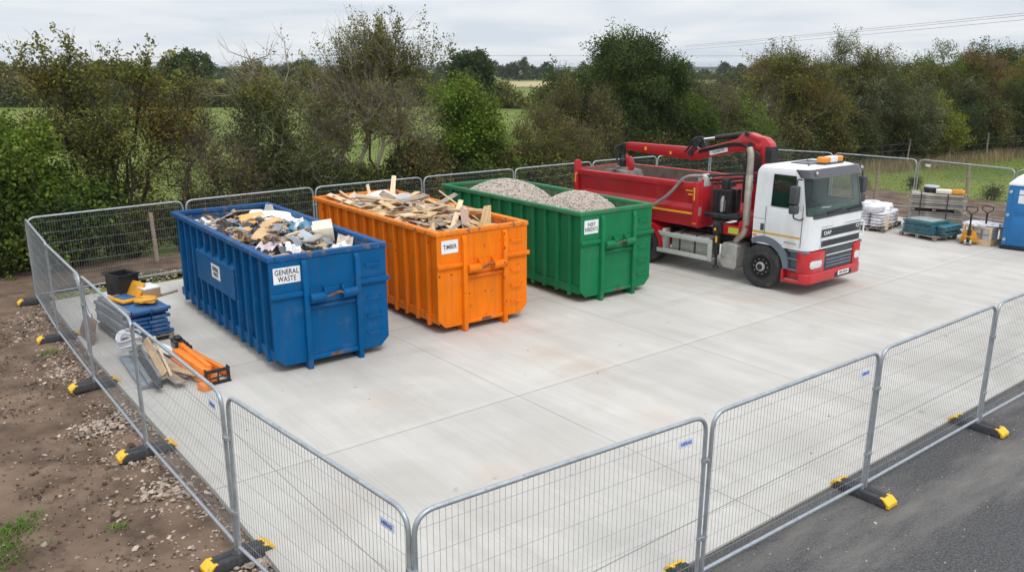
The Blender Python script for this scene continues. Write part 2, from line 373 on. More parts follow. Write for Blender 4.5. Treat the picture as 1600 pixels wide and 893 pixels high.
# soil strip round the slab: a fine grid with ruts and clods
def soil(name, x0, x1, y0, y1, step, keep, z0=-.075, amp=.035, seed=0):
    nx, ny = int((x1 - x0) / step) + 1, int((y1 - y0) / step) + 1
    vs = []; idx = {}; fs = []
    for j in range(ny):
        for i in range(nx):
            x, y = x0 + i * step, y0 + j * step
            if not keep(x, y): continue
            p = Vector((x * 1.3 + seed, y * 1.3, 0))
            u = x * .72 + y * .69; t = x * .69 - y * .72      # ruts follow the left fence
            h = amp * noise.noise(p) + amp * .5 * noise.noise(p * 4.1) + amp * .35 * noise.noise(p * 11)
            h += .018 * noise.noise(Vector((u * 3.2, t * .6, 3))) + .014 * max(0, noise.noise(Vector((x * 19, y * 19, 7)))) 
            idx[i, j] = len(vs); vs.append((x, y, z0 + h))
    for j in range(ny - 1):
        for i in range(nx - 1):
            q = [(i, j), (i + 1, j), (i + 1, j + 1), (i, j + 1)]
            if all(k in idx for k in q): fs.append(tuple(idx[k] for k in q))
    b = MB(); b.v = vs; b.f = fs
    return tag(b.build(name, M['mud'], smooth=80, recalc=False), kind='structure')
def side(ax, ay, bx, by, x, y): return (bx - ax) * (y - ay) - (by - ay) * (x - ax)
# left: everything left of the slab's left edge and before the hedge
def nz2(x, y, s=.35): return noise.noise(Vector((x * s, y * s, 9.3)))
soil('soil_ground', -15, 0, 3.2, 25, .055, lambda x, y: side(-.55, 5.8, -10.75, 19.1, x, y) > 0 and side(-1.6, 3, -.3, 6.4, x, y) > 0 and y < 23.0 + (x + 13.6) * .9 + nz2(x, y))
soil('soil_strip', -13.4, 12, 18.4, 38, .16, lambda x, y: side(-10.8, 18.7, 2.9, 29.3, x, y) > 0 and side(-13.4, 22.2, 10, 39.2, x, y) < 0 and side(2.9, 29.3, 10.6, 34.2, x, y) > 0, seed=5)
soil('soil_bank', 9, 32, 20, 40, .16, lambda x, y: side(10.2, 33.2, 18.2, 22.5, x, y) > 0 and side(10, 39.5, 16.8, 37.9, x, y) < 0 and side(16.4, 38.2, 28.0, 26.0, x, y) < 9 * nz2(x, y, .9), seed=9)
# road in front of the slab
RD = [(-.3, 6.6), (-1.7, 2.5), (-1.7, -6), (40, -6), (40, 36.8), (26.2, 29.0), (9.0, 14.6)]
sheet('asphalt_road', RD, -.03, M['asphalt'])
# ------------------------------------------------------------------ temporary fence
M['galv'] = pm('galvanised_steel', (.38, .41, .44), .42, .55, var=.14, scale=9, dirt=(.30, .31, .32), dscale=14, damt=.55, dsharp=.15)
M['wire'] = pm('fence_wire', (.27, .285, .30), .5, .5, var=.1)
M['rubber'] = pm('recycled_rubber', (.045, .046, .049), .8, var=.25, scale=20, bump=.2, dirt=(.13, .11, .09), dscale=5, damt=.55, dsharp=.2)
M['yellow'] = pm('yellow_plastic', (.80, .47, .02), .5, var=.1, dirt=(.30, .2, .08), dscale=9, damt=.58, dsharp=.15)
M['tag_white'] = pm('tag_white', (.62, .68, .84), .5, var=.04)
M['tag_blue'] = pm('tag_blue', (.07, .14, .46), .5, var=.04)
M['plain_white'] = pm('plate_white', (.78, .79, .80), .45, var=.05, dirt=(.5, .49, .47), dscale=8, damt=.56, dsharp=.2)
M['black_ink'] = pm('black_ink', (.015, .015, .017), .5, var=.1)

rng_f = random.Random(17)
def fence_panel(A, B, label, tagged=None, H=2.0, z0=-.05, dx=.04):
    A, B = Vector(A), Vector(B); d = B - A; L = d.length; a = math.atan2(d.y, d.x)
    t = thing('mesh_fence', label, 'fence panel', (A.x, A.y, z0), a, 'mesh fence panels round the yard')
    k_ = rng_f.uniform(-.012, .012); t.rotation_euler = (k_, rng_f.uniform(-.003, .003), a)
    r = .0235; x0, x1 = dx, L - dx; top = H - z0 - r
    f = MB(); f.tube(rpath([(x0, 0, .06), (x0, 0, top), (x1, 0, top), (x1, 0, .06)], .2, 7), r, 10)
    f.tube([(x0, 0, .2), (x1, 0, .2)], r * .95, 10)
    f.build('frame', M['galv'], t, smooth=60)
    w = MB(); n = int((x1 - x0) / .058); R_ = .2
    for i in range(1, n):
        x = x0 + (x1 - x0) * i / n
        e = min(x - x0, x1 - x); zt = top - (0 if e > R_ else R_ - math.sqrt(max(R_ * R_ - (R_ - e) ** 2, 0)))
        w.tube([(x, .006, .2), (x, .006, zt)], .0021, 4, False)
    for k in range(7):
        z = .2 + (top - .2) * (k + .55) / 7.1
        w.tube([(x0, -.004, z), (x1, -.004, z)], .0026, 4, False)
    w.build('wire_mesh', M['wire'], t, recalc=False)
    for z in (.62, 1.52):
        c = MB(); c.tube([(x1 - .01, -.005, z), (L + dx + .01, -.005, z)], .014, 8); c.box((L, -.02, z), (.05, .03, .035))
        c.lathe([(.03, -.02), (.032, 0), (.03, .02)], (x1, 0, z), n=10); c.lathe([(.03, -.02), (.032, 0), (.03, .02)], (L + dx, 0, z), n=10)
        c.build('coupler', M['galv'], t, smooth=40)
    if tagged:
        xs, zs, wd, hg, tx = tagged
        p = MB(); p.box((xs, -.009, zs), (wd, .003, hg)); pl = p.build('tag_plate', M['tag_white'] if tx else M['plain_white'], t)
        if tx: text('lettering', tx, hg * .62, M['tag_blue'], pl, (xs, -.0125, zs), (PI / 2, 0, 0), .012, 1.0)
    return t
C0 = (-.81, 5.80); F = [C0, (2.0, 7.77), (4.57, 9.72), (7.19, 11.78), (10.0, 13.95)]
LF = [C0, (-3.10, 8.28), (-5.28, 10.96), (-7.30, 13.54), (-9.30, 16.15), (-11.28, 18.89)]
BK = [(-11.28, 18.89), (-8.60, 21.51), (-5.77, 23.98), (-2.85, 26.29), (.07, 28.47), (2.96, 30.80), (5.69, 32.63), (8.13, 34.14), (10.76, 35.51)]
RT = [(10.76, 35.51), (13.09, 33.88), (15.38, 31.47), (17.2, 28.28), (19.0, 25.2)]
TG = lambda A, B, tx='HERAS': ((Vector(B) - Vector(A)).length - .33, 1.80, .21, .085, tx)
fence_panel(F[0], F[1], 'nearest mesh fence panel in the bottom middle, blue lettered tag at its top right', TG(F[0], F[1]))
fence_panel(F[1], F[2], 'front mesh fence panel above the dark road, with a faint small blue tag', TG(F[1], F[2]))
fence_panel(F[2], F[3], 'front mesh fence panel without a tag, between two whole feet on the road')
fence_panel(F[3], F[4], 'front mesh fence panel along the road, cut by the right edge')
fence_panel(LF[1], LF[0], 'large slanting mesh fence panel left of the nearest corner, pale tag near its right end', TG(LF[1], LF[0]))
fence_panel(LF[2], LF[1], 'slanting mesh fence panel in front of the orange bars, faint blue tag', TG(LF[2], LF[1]))
fence_panel(LF[3], LF[2], 'slanting mesh fence panel in front of the stacked blue boards')
fence_panel(LF[4], LF[3], 'left mesh fence panel second from the far left corner, beside the bare soil')
fence_panel(LF[5], LF[4], 'leftmost narrow looking mesh fence panel at the far left corner of the yard')
bl = ['back mesh fence panel between the left corner and the blue container', 'back mesh fence panel seen above the rim of the blue container', 'back mesh fence panel seen above the orange container and its timber',
      'back mesh fence panel seen between the orange and green containers', 'back mesh fence panel behind the far end of the green container', 'back mesh fence panel behind the tailboard of the red tipper body',
      'back mesh fence panel seen under the grab of the truck crane', 'back mesh fence panel seen under the red crane boom']
for i in range(8): fence_panel(BK[i], BK[i + 1], bl[i])
fence_panel(RT[0], RT[1], 'mesh fence panel rising just above the white cab roof')
fence_panel(RT[1], RT[2], 'mesh fence panel behind the white sacks, right of the cab')
fence_panel(RT[2], RT[3], 'mesh fence panel behind the grey board stack, white blank tag at its top left', (.42, 1.84, .2, .09, None))
fence_panel(RT[3], RT[4], 'mesh fence panel behind the blue portable toilet at the right edge')

# feet: one proto, copied
def make_foot():
    t = thing('fence_block', 'x', 'fence foot', group='rubber feet under the mesh fence')
    Lh = .40; b = MB()
    pr = [(-Lh, 0), (Lh, 0), (Lh, .07), (Lh - .07, .125), (-Lh + .07, .125), (-Lh, .07)]
    b.prism(pr, 'y', -.105, .105); b.build('block', M['rubber'], t, bevel=.012)
    for s in (-1, 1):
        g = MB(); g.rng(s * .07, s * .27, -.022, .022, .1235, .128); g.build('slot', M['black_ink'], t)
    for s in (-1, 1):
        c = MB(); q = [(s * (Lh - .095), .128), (s * (Lh - .068), .130), (s * (Lh + .006), .072), (s * (Lh + .006), .022), (s * (Lh - .03), .022), (s * (Lh - .03), .06), (s * (Lh - .095), .122)]
        c.prism(q, 'y', -.108, .108); c.rng(s * (Lh - .125), s * (Lh - .09), -.1, -.055, .122, .131); c.rng(s * (Lh - .125), s * (Lh - .09), .055, .1, .122, .131)
        c.build('end_cap', M['yellow'], t, bevel=.006)
    return t
def copy_thing(src, name=None):
    c = src.copy(); COL.objects.link(c)
    for ch in src.children:
        d = ch.copy(); COL.objects.link(d); d.parent = c
        for g in ch.children:
            e = g.copy(); COL.objects.link(e); e.parent = d
    return c
foot0 = make_foot()
def ang(A, B): return math.atan2(B[1] - A[1], B[0] - A[0])
feet = [(F[1], ang(F[0], F[2]) + PI / 2, 'dark fence foot in the bottom right middle, mostly cut off by the bottom edge'),
        (F[2], ang(F[1], F[3]) + PI / 2, 'dark fence foot with bright yellow ends, nearest whole one on the asphalt road'),
        (F[3], ang(F[2], F[4]) + PI / 2, 'dark fence foot with yellow ends, further of the two whole ones on the asphalt road'),
        (F[4], ang(F[2], F[4]) + PI / 2, 'dark fence foot on the road just outside the right edge'),
        (LF[1], ang(LF[0], LF[1]) + PI / 2, 'large dark fence foot with yellow ends on the stony soil at the bottom left'),
        (LF[2], ang(LF[1], LF[2]) + PI / 2, 'dark yellow ended fence foot on soil beside the scrap timber, second nearest on the left'),
        (LF[3], ang(LF[2], LF[3]) + PI / 2, 'dark yellow ended fence foot on soil left of the blue boards'),
        (LF[4], ang(LF[3], LF[4]) + PI / 2, 'small looking fence foot on soil, fourth along the left fence from the nearest corner'),
        (LF[5], ang(LF[4], LF[5]) + PI / 2, 'plain black fence foot at the far left corner of the yard')]
bf = ['behind the far end of the blue container', 'between the blue and orange containers', 'behind the orange container', 'behind the green container', 'behind the red tipper', 'below the crane stick', 'below the crane boom', 'at the far corner behind the cab']
for i, P in enumerate(BK[1:]): feet.append((P, ang(BK[max(i, 0)], P) + PI / 2, 'dark fence foot ' + bf[i]))
for P, l in zip(RT[1:2], ('behind the white cab roof',)):
    feet.append((P, ang(RT[0], RT[3]) + PI / 2, 'dark fence foot ' + l))
for i, (P, a, l) in enumerate(feet):
    o = foot0 if i == 0 else copy_thing(foot0)
    o.location = (P[0], P[1], -.055 if i > 3 else -.035); o.rotation_euler = (0, 0, a); o['label'] = l
# ------------------------------------------------------------------ three roll-off containers
W_, L_, H_ = 2.33, 6.0, 2.16
M['rust'] = pm('rusty_steel', (.16, .085, .05), .85, .3, var=.4, scale=12, col2=(.24, .15, .10))
M['dirty_steel'] = pm('scoured_steel_inside', (.20, .175, .155), .75, .1, var=.3, scale=2.5, dirt=(.13, .075, .045), dscale=3, damt=.5, dsharp=.2)
M['worn_rim'] = {}
def container(colname, col, org, rz, label, sign, side_plate=False, chip=(.09, .035, .02), damt=.66, rimc=None, inner=None):
    P = M[colname] = paint(colname + '_paint', col, chip, damt)
    RM = paint(colname + '_rim_paint', rimc or col, (.16, .12, .09), .56)
    IN = paint(colname + '_inside', inner or tuple(Vector(col) * .8), (.17, .15, .13), .50)
    t = thing('roll_off_container', label, 'skip container', (org[0], org[1], 0), rz, 'roll-off waste containers in the yard')
    s = MB()                                                          # shell: floor, walls and pressed ribs
    s.rng(.085, W_ - .085, .09, L_ - .09, .22, .27)
    s.rng(.110, .125, .03, L_ - .06, .2705, 2.06); s.rng(W_ - .125, W_ - .110, .03, L_ - .06, .2705, 2.06)
    s.rng(.1255, W_ - .1255, L_ - .10, L_ - .06, .2705, 2.06)
    # front wall with clipped lower corners, its edges just proud of the sides
    c = .17; s.prism([(.02, .30), (.02 + c, .13), (W_ - .02 - c, .13), (W_ - .02, .30), (W_ - .02, 2.06), (.02, 2.06)], 'y', -.012, .0295)
    n = 12
    for i in range(n):
        y = .42 + (L_ - .9) * i / (n - 1)
        for x0, x1, sg in ((.018, .1095, -1), (W_ - .1095, W_ - .018, 1)):
            xo, xi = (x0, x1) if sg < 0 else (x1, x0)
            s.prism([(xo, y - .035), (xo, y + .035), (xi, y + .045), (xi, y - .045)], 'z', .16 if i % 3 else .13, 2.055)
    for x0, x1 in ((.045, .1094), (W_ - .1094, W_ - .045)):           # lower side rail between ribs
        s.rng(x0 + .018, x1 if x0 < 1 else x1 - .018, .05, L_ - .08, .2, .38)
    for x in (.45, .9, 1.4, 1.85): s.rng(x - .04, x + .04, L_ - .0595, L_ - .01, .2, 2.05)
    if side_plate:
        s.rng(-.004, .0196, 1.86, 4.24, .96, 1.58)
        s.prism([(-.004, 1.58), (.0196, 1.58), (.1094, 1.67), (.1094, 1.64)], 'y', 1.86, 4.24)
    s.build('shell', P, t, bevel=.008, seg=1)
    # inner skins show scrapes of their own
    q = MB(); q.rng(.1253, .131, .035, L_ - .105, .275, 2.05); q.rng(W_ - .131, W_ - .1253, .035, L_ - .105, .275, 2.05); q.rng(.1315, W_ - .1315, L_ - .106, L_ - .1003, .275, 2.05); q.rng(.1315, W_ - .1315, .030, .036, .275, 2.05)
    q.build('lining', IN, t)
    r = MB(); z0, z1 = 2.0605, H_                                       # rolled top rim
    r.rng(-.005, .135, -.03, L_, z0, z1); r.rng(W_ - .135, W_ + .005, -.03, L_, z0, z1)
    r.rng(.1355, W_ - .1355, -.03, .10, z0, z1); r.rng(.1355, W_ - .1355, L_ - .13, L_, z0, z1)
    r.build('rim', RM, t, bevel=.018, seg=2)
    m = W_ / 2
    for sg in (-1, 1):                                                # uprights run down into the skid feet
        u = MB(); x = m + sg * .514
        u.prism([(-.105, 0), (.22, 0), (.22, .125), (-.0125, .125), (-.0125, 2.03), (-.05, 2.045), (-.105, 1.93)], 'x', x - .05, x + .05)
        u.build('upright', P, t, bevel=.01)
        k = MB(); k.rng(x - .06, x + .06, .26, L_ - .05, 0.02, .215); k.build('skid_rail', M['dirty_steel'], t)
        w = MB(); w.lathe([(.02, -.09), (.10, -.09), (.10, .09), (.02, .09)], (m + sg * .88, L_ - .35, .10), 'x', 16); w.build('roller', M['rust'], t, smooth=40)
    b = MB(); b.rng(.0, m - .565, -.075, -.0125, 1.40, 1.49); b.build('band', P, t, bevel=.012)
    b = MB(); b.rng(m + .565, W_ + .012, -.075, -.0125, 1.43, 1.52); b.build('band', P, t, bevel=.012)
    h = MB(); h.tube([(m - .463, -.115, 1.34), (m - .17, -.115, 1.34)], .09, 14); h.tube([(m + .17, -.115, 1.34), (m + .463, -.115, 1.34)], .09, 14)
    h.rng(m - .463, m + .463, -.03, -.013, 1.2, 1.47); h.rng(m - .463, m + .463, -.06, -.0131, 1.12, 1.185)
    for sg in (-1, 1): h.prism([(-.20, 1.27), (-.03, 1.24), (-.03, 1.52), (-.13, 1.50), (-.20, 1.41)], 'x', m + sg * .175 - .01, m + sg * .175 + .01)
    hb = h.build('hook_box', P, t, bevel=.007)
    k = MB(); k.tube(rpath([(m - .2, -.14, 1.31), (m - .05, -.19, 1.37), (m + .08, -.2, 1.41), (m + .19, -.17, 1.36)], .1), .022, 8); k.build('hook_bar', M['rust'], hb, smooth=50)
    f = MB(); f.rng(m - .463, m + .463, -.07, -.0125, .15, .24); fb = f.build('foot_beam', P, t, bevel=.01)
    g = MB(); g.rng(m - .10, m + .14, -.0745, -.0705, .165, .228); g.build('scuff_plate', M['rust'], fb)
    for z in (1.80, 1.15, .80, .46):
        a = MB(); a.tube(rpath([(1.86, -.012, z + .02), (1.87, -.075, z - .015), (2.16, -.075, z - .015), (2.17, -.012, z + .02)], .03), .012, 7); a.build('rung', P, t, smooth=50)
    sx, sz, sw, sh, lines, ts, fx = sign
    p = MB(); p.box((sx, -.0155, sz), (sw, .006, sh)); pl = p.build('sign_plate', M['plain_white'], t)
    text('lettering', lines, ts, M['black_ink'], pl, (sx, -.0195, sz - .005), (PI / 2, 0, 0), .012 if 'INERT' in lines else .016, fx, 1.10 if 'INERT' in lines else 1.06)
    if side_plate:
        p = MB(); p.box((-.008, 2.96, 1.33), (.006, .52, .29)); pl = p.build('sign_plate', M['plain_white'], t)
        text('lettering', 'GENERAL\nWASTE', .125, M['black_ink'], pl, (-.0125, 2.96, 1.325), (PI / 2, 0, -PI / 2), .022, .72)
    return t
CB = ((-4.261, 13.996), R(36.8)); CO = ((-1.532, 16.243), R(36.7)); CG = ((1.559, 18.604), R(36.7))
container('blue', (.0, .086, .24), *CB, 'blue ribbed skip container full of mixed rubbish, nearest and leftmost', (.335, 1.81, .50, .29, 'GENERAL\nWASTE', .135, .74), True, rimc=(.012, .085, .235), inner=(.02, .08, .20))
container('orange', (.79, .185, .004), *CO, 'orange ribbed skip container heaped with scrap timber, between the blue and the green', (.325, 1.84, .40, .27, 'TIMBER', .125, .74), chip=(.06, .025, .015), damt=.635, rimc=(.78, .21, .02), inner=(.72, .2, .03))
container('green', (.010, .175, .068), *CG, 'green ribbed skip container holding two gravel heaps, next to the truck', (.33, 1.80, .43, .32, 'INERT\nREBEDRTE', .125, .64), chip=(.16, .12, .08), damt=.645, rimc=(.03, .19, .08), inner=(.05, .14, .06))

# ---- what lies in them: every piece is a thing of its own
def in_box(C, x, y):
    (ox, oy), a = C; return Vector((ox + x * math.cos(a) - y * math.sin(a), oy + x * math.sin(a) + y * math.cos(a), 0))
def heap(name, C, zf, mat, nx=44, ny=110, rough=.05, seed=0):
    b = MB(); rr = random.Random(seed)
    for j in range(ny + 1):
        for i in range(nx + 1):
            x = .133 + (W_ - .266) * i / nx; y = .038 + (L_ - .145) * j / ny
            p = in_box(C, x, y)
            b.v.append((p.x, p.y, zf(x, y) + rough * noise.noise(Vector((x * 6, y * 6, seed))) + rough * .6 * noise.noise(Vector((x * 17, y * 17, seed)))))
    for j in range(ny):
        for i in range(nx):
            k = j * (nx + 1) + i; b.f.append((k, k + 1, k + nx + 2, k + nx + 1))
    return b.build(name, mat, smooth=70, recalc=False)
def bump(x, y, cx, cy, rx, ry): 
    return max(0, 1 - ((x - cx) / rx) ** 2 - ((y - cy) / ry) ** 2)
# gravel
def zg(x, y):
    z = 1.44
    z += .90 * bump(x, y, 1.15, 4.45, 1.55, 1.72) ** .8 if bump(x, y, 1.15, 4.45, 1.55, 1.72) > 0 else 0
    g2 = bump(x, y, 1.3, 1.6, 1.35, 1.28)
    z = max(z, 1.44 + .90 * g2 ** .8 if g2 > 0 else 0)
    return z
M['gravel'] = pm('gravel_fines', (.40, .34, .29), .9, var=.35, scale=28, detail=4, bump=.8, bscale=40)
g = heap('gravel', CG, zg, M['gravel'], 60, 150, .03, 3); tag(g, kind='stuff')
rr = random.Random(4); st = MB()
def pebble(b, p, s, rr, tmpl=[]):
    if not tmpl:
        bm = bmesh.new(); bmesh.ops.create_icosphere(bm, subdivisions=1, radius=1)
        tmpl.append(([v.co.copy() for v in bm.verts], [tuple(v.index for v in f.verts) for f in bm.faces])); bm.free()
    vs, fs = tmpl[0]; a, c, d = s * rr.uniform(.7, 1.3), s * rr.uniform(.6, 1.1), s * rr.uniform(.35, .7)
    e = Euler((rr.uniform(-.4, .4), rr.uniform(-.4, .4), rr.uniform(0, 6.3))).to_matrix(); p = Vector(p)
    b.add([p + e @ Vector((v.x * a * rr.uniform(.68, 1.25), v.y * c * rr.uniform(.68, 1.25), v.z * d * rr.uniform(.7, 1.2))) for v in vs], fs)
for i in range(9000):
    x, y = rr.uniform(.15, W_ - .15), rr.uniform(.1, L_ - .15); z = zg(x, y)
    if z < 1.5: continue
    p = in_box(CG, x, y); pebble(st, (p.x, p.y, z + rr.uniform(-.015, .02)), rr.uniform(.012, .03), rr)
M['gravel_st'] = pm('gravel_stones', (.52, .44, .375), .85, var=.2, scale=9, island=.42, hue=.01)
tag(st.build('gravel_stones', M['gravel_st'], recalc=False), kind='stuff')

# timber
M['pine'] = pm('raw_pine', (.55, .37, .20), .75, var=.2, scale=2, stretch=(1, 9, 9), island=.3, hue=.012, dirt=(.30, .2, .12), dscale=3, damt=.56, dsharp=.2)
M['pine2'] = pm('pale_pine', (.66, .50, .32), .75, var=.15, scale=2, stretch=(1, 9, 9), dirt=(.4, .28, .17), dscale=3, damt=.58, dsharp=.2)
M['oldwood'] = pm('weathered_wood', (.30, .24, .18), .85, var=.3, scale=2, stretch=(1, 9, 9), dirt=(.16, .12, .09), dscale=3, damt=.52, dsharp=.2)
M['pink_wood'] = pm('pinkish_board', (.50, .36, .29), .8, var=.15, scale=2, stretch=(1, 6, 6))
M['grey_board'] = pm('grey_laminate', (.40, .42, .45), .5, var=.1)
def zt(x, y): return 1.86 + .30 * bump(x, y, 1.25, 3.3, 1.5, 3.2)
h = heap('wood_scraps', CO, lambda x, y: zt(x, y) - .10, pm('splintered_wood', (.20, .13, .075), .9, var=.6, scale=14), rough=.10, seed=8); tag(h, kind='stuff')
rr = random.Random(11)
def plank(C, x, y, z, yaw, pitch, roll, l, w, h, mat, label, group, name='timber_offcut', cat='timber', taper=0.):
    b = MB(); k = taper
    b.add([(-l / 2, -w / 2, -h / 2), (-l / 2, w / 2, -h / 2), (-l / 2, w / 2, h / 2), (-l / 2, -w / 2, h / 2), (l / 2, -w / 2 * (1 - k), -h / 2), (l / 2 - k * .1, w / 2, -h / 2), (l / 2 - k * .1, w / 2, h / 2), (l / 2, -w / 2 * (1 - k), h / 2)],
          [(0, 1, 2, 3), (7, 6, 5, 4), (0, 4, 5, 1), (1, 5, 6, 2), (2, 6, 7, 3), (3, 7, 4, 0)])
    o = b.build(name, mat, bevel=.003, seg=1); p = in_box(C, x, y); o.location = (p.x, p.y, z)
    o.rotation_euler = (Euler((roll, pitch, yaw + C[1]))); tag(o, label, cat, group); return o
TL = 'loose pale timber offcut in the heap filling the orange container'; TGp = 'timber offcuts heaped in the orange container'
for i in range(150):
    l = rr.choice((.5, .7, .9, 1.2, 1.5, 1.9)) * rr.uniform(.8, 1.15); x = rr.uniform(.35, W_ - .35); y = rr.uniform(.5, L_ - .4)
    yaw = rr.gauss(1.3, .75); mg = .16 + abs(math.cos(yaw)) * l / 2
    x = min(max(x, mg), W_ - mg) if mg < W_ / 2 else W_ / 2
    mgy = .16 + abs(math.sin(yaw)) * l / 2; y = min(max(y, mgy), L_ - mgy)
    plank(CO, x, y, zt(x, y) + rr.uniform(-.10, .09), yaw, rr.gauss(0, .13), rr.gauss(0, .35), l, rr.choice((.07, .09, .12, .16, .2)), rr.choice((.018, .022, .035, .045)), rr.choice((M['pine'], M['pine'], M['pine2'], M['pine2'], M['oldwood'], M['pink_wood'])), TL, TGp, taper=rr.choice((0, 0, 0, .4, .8)))
SP = [(1.25, 5.25, 2.16, 1.45, -1.1, 0, .62, .08, .05, 'pine2', 'short pale batten sticking straight up at the far end of the timber heap'),
      (1.75, 4.95, 2.22, 1.0, -.40, .2, 1.7, .13, .045, 'pine2', 'long pale plank rising towards the upper right from the middle of the timber heap'),
      (2.05, 3.0, 2.20, .35, -.22, .4, 1.15, .13, .04, 'oldwood', 'brownish board poking out over the right rim of the orange container'),
      (2.02, 2.15, 2.20, 2.02, -.52, .5, 1.35, .14, .03, 'pine2', 'pale plank leaning up steeply against the right rim near the front of the orange container'),
      (1.95, .95, 2.12, .55, -1.0, 1.1, .62, .36, .025, 'pine', 'broad triangular board offcut standing up in the front right corner of the timber heap'),
      (1.42, 1.05, 2.10, 1.2, -1.0, .9, .55, .34, .04, 'pink_wood', 'pinkish square board standing on edge at the front of the timber heap'),
      (1.55, 2.05, 2.20, 2.05, .06, .1, 1.9, .17, .04, 'pine2', 'long wide plank lying on top of the front half of the timber heap'),
      (.75, 2.35, 2.12, 1.95, .05, .2, 2.1, .10, .05, 'pine', 'long batten lying along the left side of the timber heap'),
      (1.35, 3.35, 2.28, .25, -.06, .25, 1.2, .20, .05, 'oldwood', 'greyish brown thick board lying across the middle of the timber heap'),
      (.55, 5.3, 2.05, 2.3, -.5, .1, .7, .06, .04, 'pink_wood', 'thin pinkish batten leaning on the back left wall of the orange container'),
      (.85, 5.55, 2.08, 2.1, -.5, .1, .75, .06, .04, 'pine2', 'thin pale batten leaning beside another on the back wall of the orange container')]
for x, y, z, yaw, pit, ro, l, wd, hh, mt, lb in SP: plank(CO, x, y, z, yaw, pit, ro, l, wd, hh, M[mt], lb, TGp, taper=1. if 'triang' in lb else .15)
def sheet_piece(name, label, cat, C, x, y, z, yaw, pitch, roll, l, w, mat, bend=.1, th=.012, seed=1, crumple=.02, group=None, cut=0.):
    b = MB(); n = 10; vs = []; 
    for s in (1, -1):
        for i in range(n + 1):
            for j in range(n + 1):
                u, v = i / n - .5, j / n - .5; ww = w * (1 - cut * (u + .5))
                zz = bend * (1 - 4 * u * u) * l + crumple * noise.noise(Vector((u * 4 + seed, v * 4, seed * 2.3))) + crumple * .5 * noise.noise(Vector((u * 10 + seed, v * 10, 1)))
                vs.append((u * l + crumple * noise.noise(Vector((v * 7, seed, 4))), v * ww, zz + s * th / 2))
    k = n + 1; fs = []; o2 = k * k
    for i in range(n):
        for j in range(n):
            a = i * k + j; fs.append((a, a + k, a + k + 1, a + 1)); fs.append((o2 + a, o2 + a + 1, o2 + a + k + 1, o2 + a + k))
    for i in range(n):
        fs += [(i * k, o2 + i * k, o2 + (i + 1) * k, (i + 1) * k), (i * k + n, (i + 1) * k + n, o2 + (i + 1) * k + n, o2 + i * k + n), (i, i + 1, o2 + i + 1, o2 + i), (n * k + i, o2 + n * k + i, o2 + n * k + i + 1, n * k + i + 1)]
    b.v, b.f = vs, fs; o = b.build(name, mat, smooth=45); p = in_box(C, x, y); o.location = (p.x, p.y, z); o.rotation_euler = (roll, pitch, yaw + C[1])
    return tag(o, label, cat, group)
M['white_foam'] = pm('white_plastic_sheet', (.80, .80, .80), .6, var=.06, dirt=(.55, .52, .48), dscale=4, damt=.58, dsharp=.2)
for a in [('white_sheet', 'large white sheet lying at the far end of the timber heap', 'sheet', CO, 1.35, 5.15, 2.13, .35, -.12, .1, 1.15, .42, M['white_foam']),
          ('white_sheet', 'smaller white sheet with a torn edge right of the larger one on the timber heap', 'sheet', CO, 1.65, 4.72, 2.16, .2, .0, -.1, .75, .36, M['white_foam']),
          ('grey_sheet', 'light grey panel piece lying left of centre on the timber heap', 'panel', CO, .85, 4.5, 2.13, .7, 0, .1, .8, .34, M['grey_board']),
          ('grey_sheet', 'small bright grey laminate piece in the middle of the timber heap', 'panel', CO, 1.35, 3.6, 2.31, .3, -.1, .35, .45, .24, M['grey_board'])]:
    sheet_piece(*a, bend=.04, seed=len(a[1]), group=None)

# mixed rubbish
def zb(x, y): return 1.60 + .22 * bump(x, y, 1.3, 3.6, 1.5, 3.6)
h = heap('mixed_rubble', CB, zb, pm('mixed_rubble', (.12, .11, .10), .9, var=.9, scale=11, col2=(.42, .40, .37)), rough=.14, seed=2); tag(h, kind='stuff')
mm = lambda n, c, r=.6, **k: M.setdefault(n, pm(n, c, r, **k))
mm('cardboard', (.42, .27, .15), .85, var=.15, dirt=(.3, .19, .1), dscale=3, damt=.55, dsharp=.2); mm('tan_board', (.58, .38, .19), .7, var=.1); mm('foam_orange', (.72, .40, .13), .8, var=.08)
mm('grey_tray', (.33, .31, .28), .6, var=.15); mm('dk_bag', (.035, .038, .045), .35, var=.3); mm('blue_bag', (.05, .20, .36), .35, var=.3, col2=(.12, .33, .5)); mm('orange_p', (.75, .28, .03), .5, var=.1)
mm('white_p', (.78, .78, .77), .5, var=.08); mm('pinkw', (.55, .40, .42), .6, var=.2, col2=(.75, .68, .68)); mm('cream', (.72, .66, .52), .7, var=.06); mm('slate', (.22, .25, .29), .5, var=.2); mm('beige', (.50, .42, .33), .8, var=.15); mm('brown_p', (.20, .13, .09), .8, var=.3)
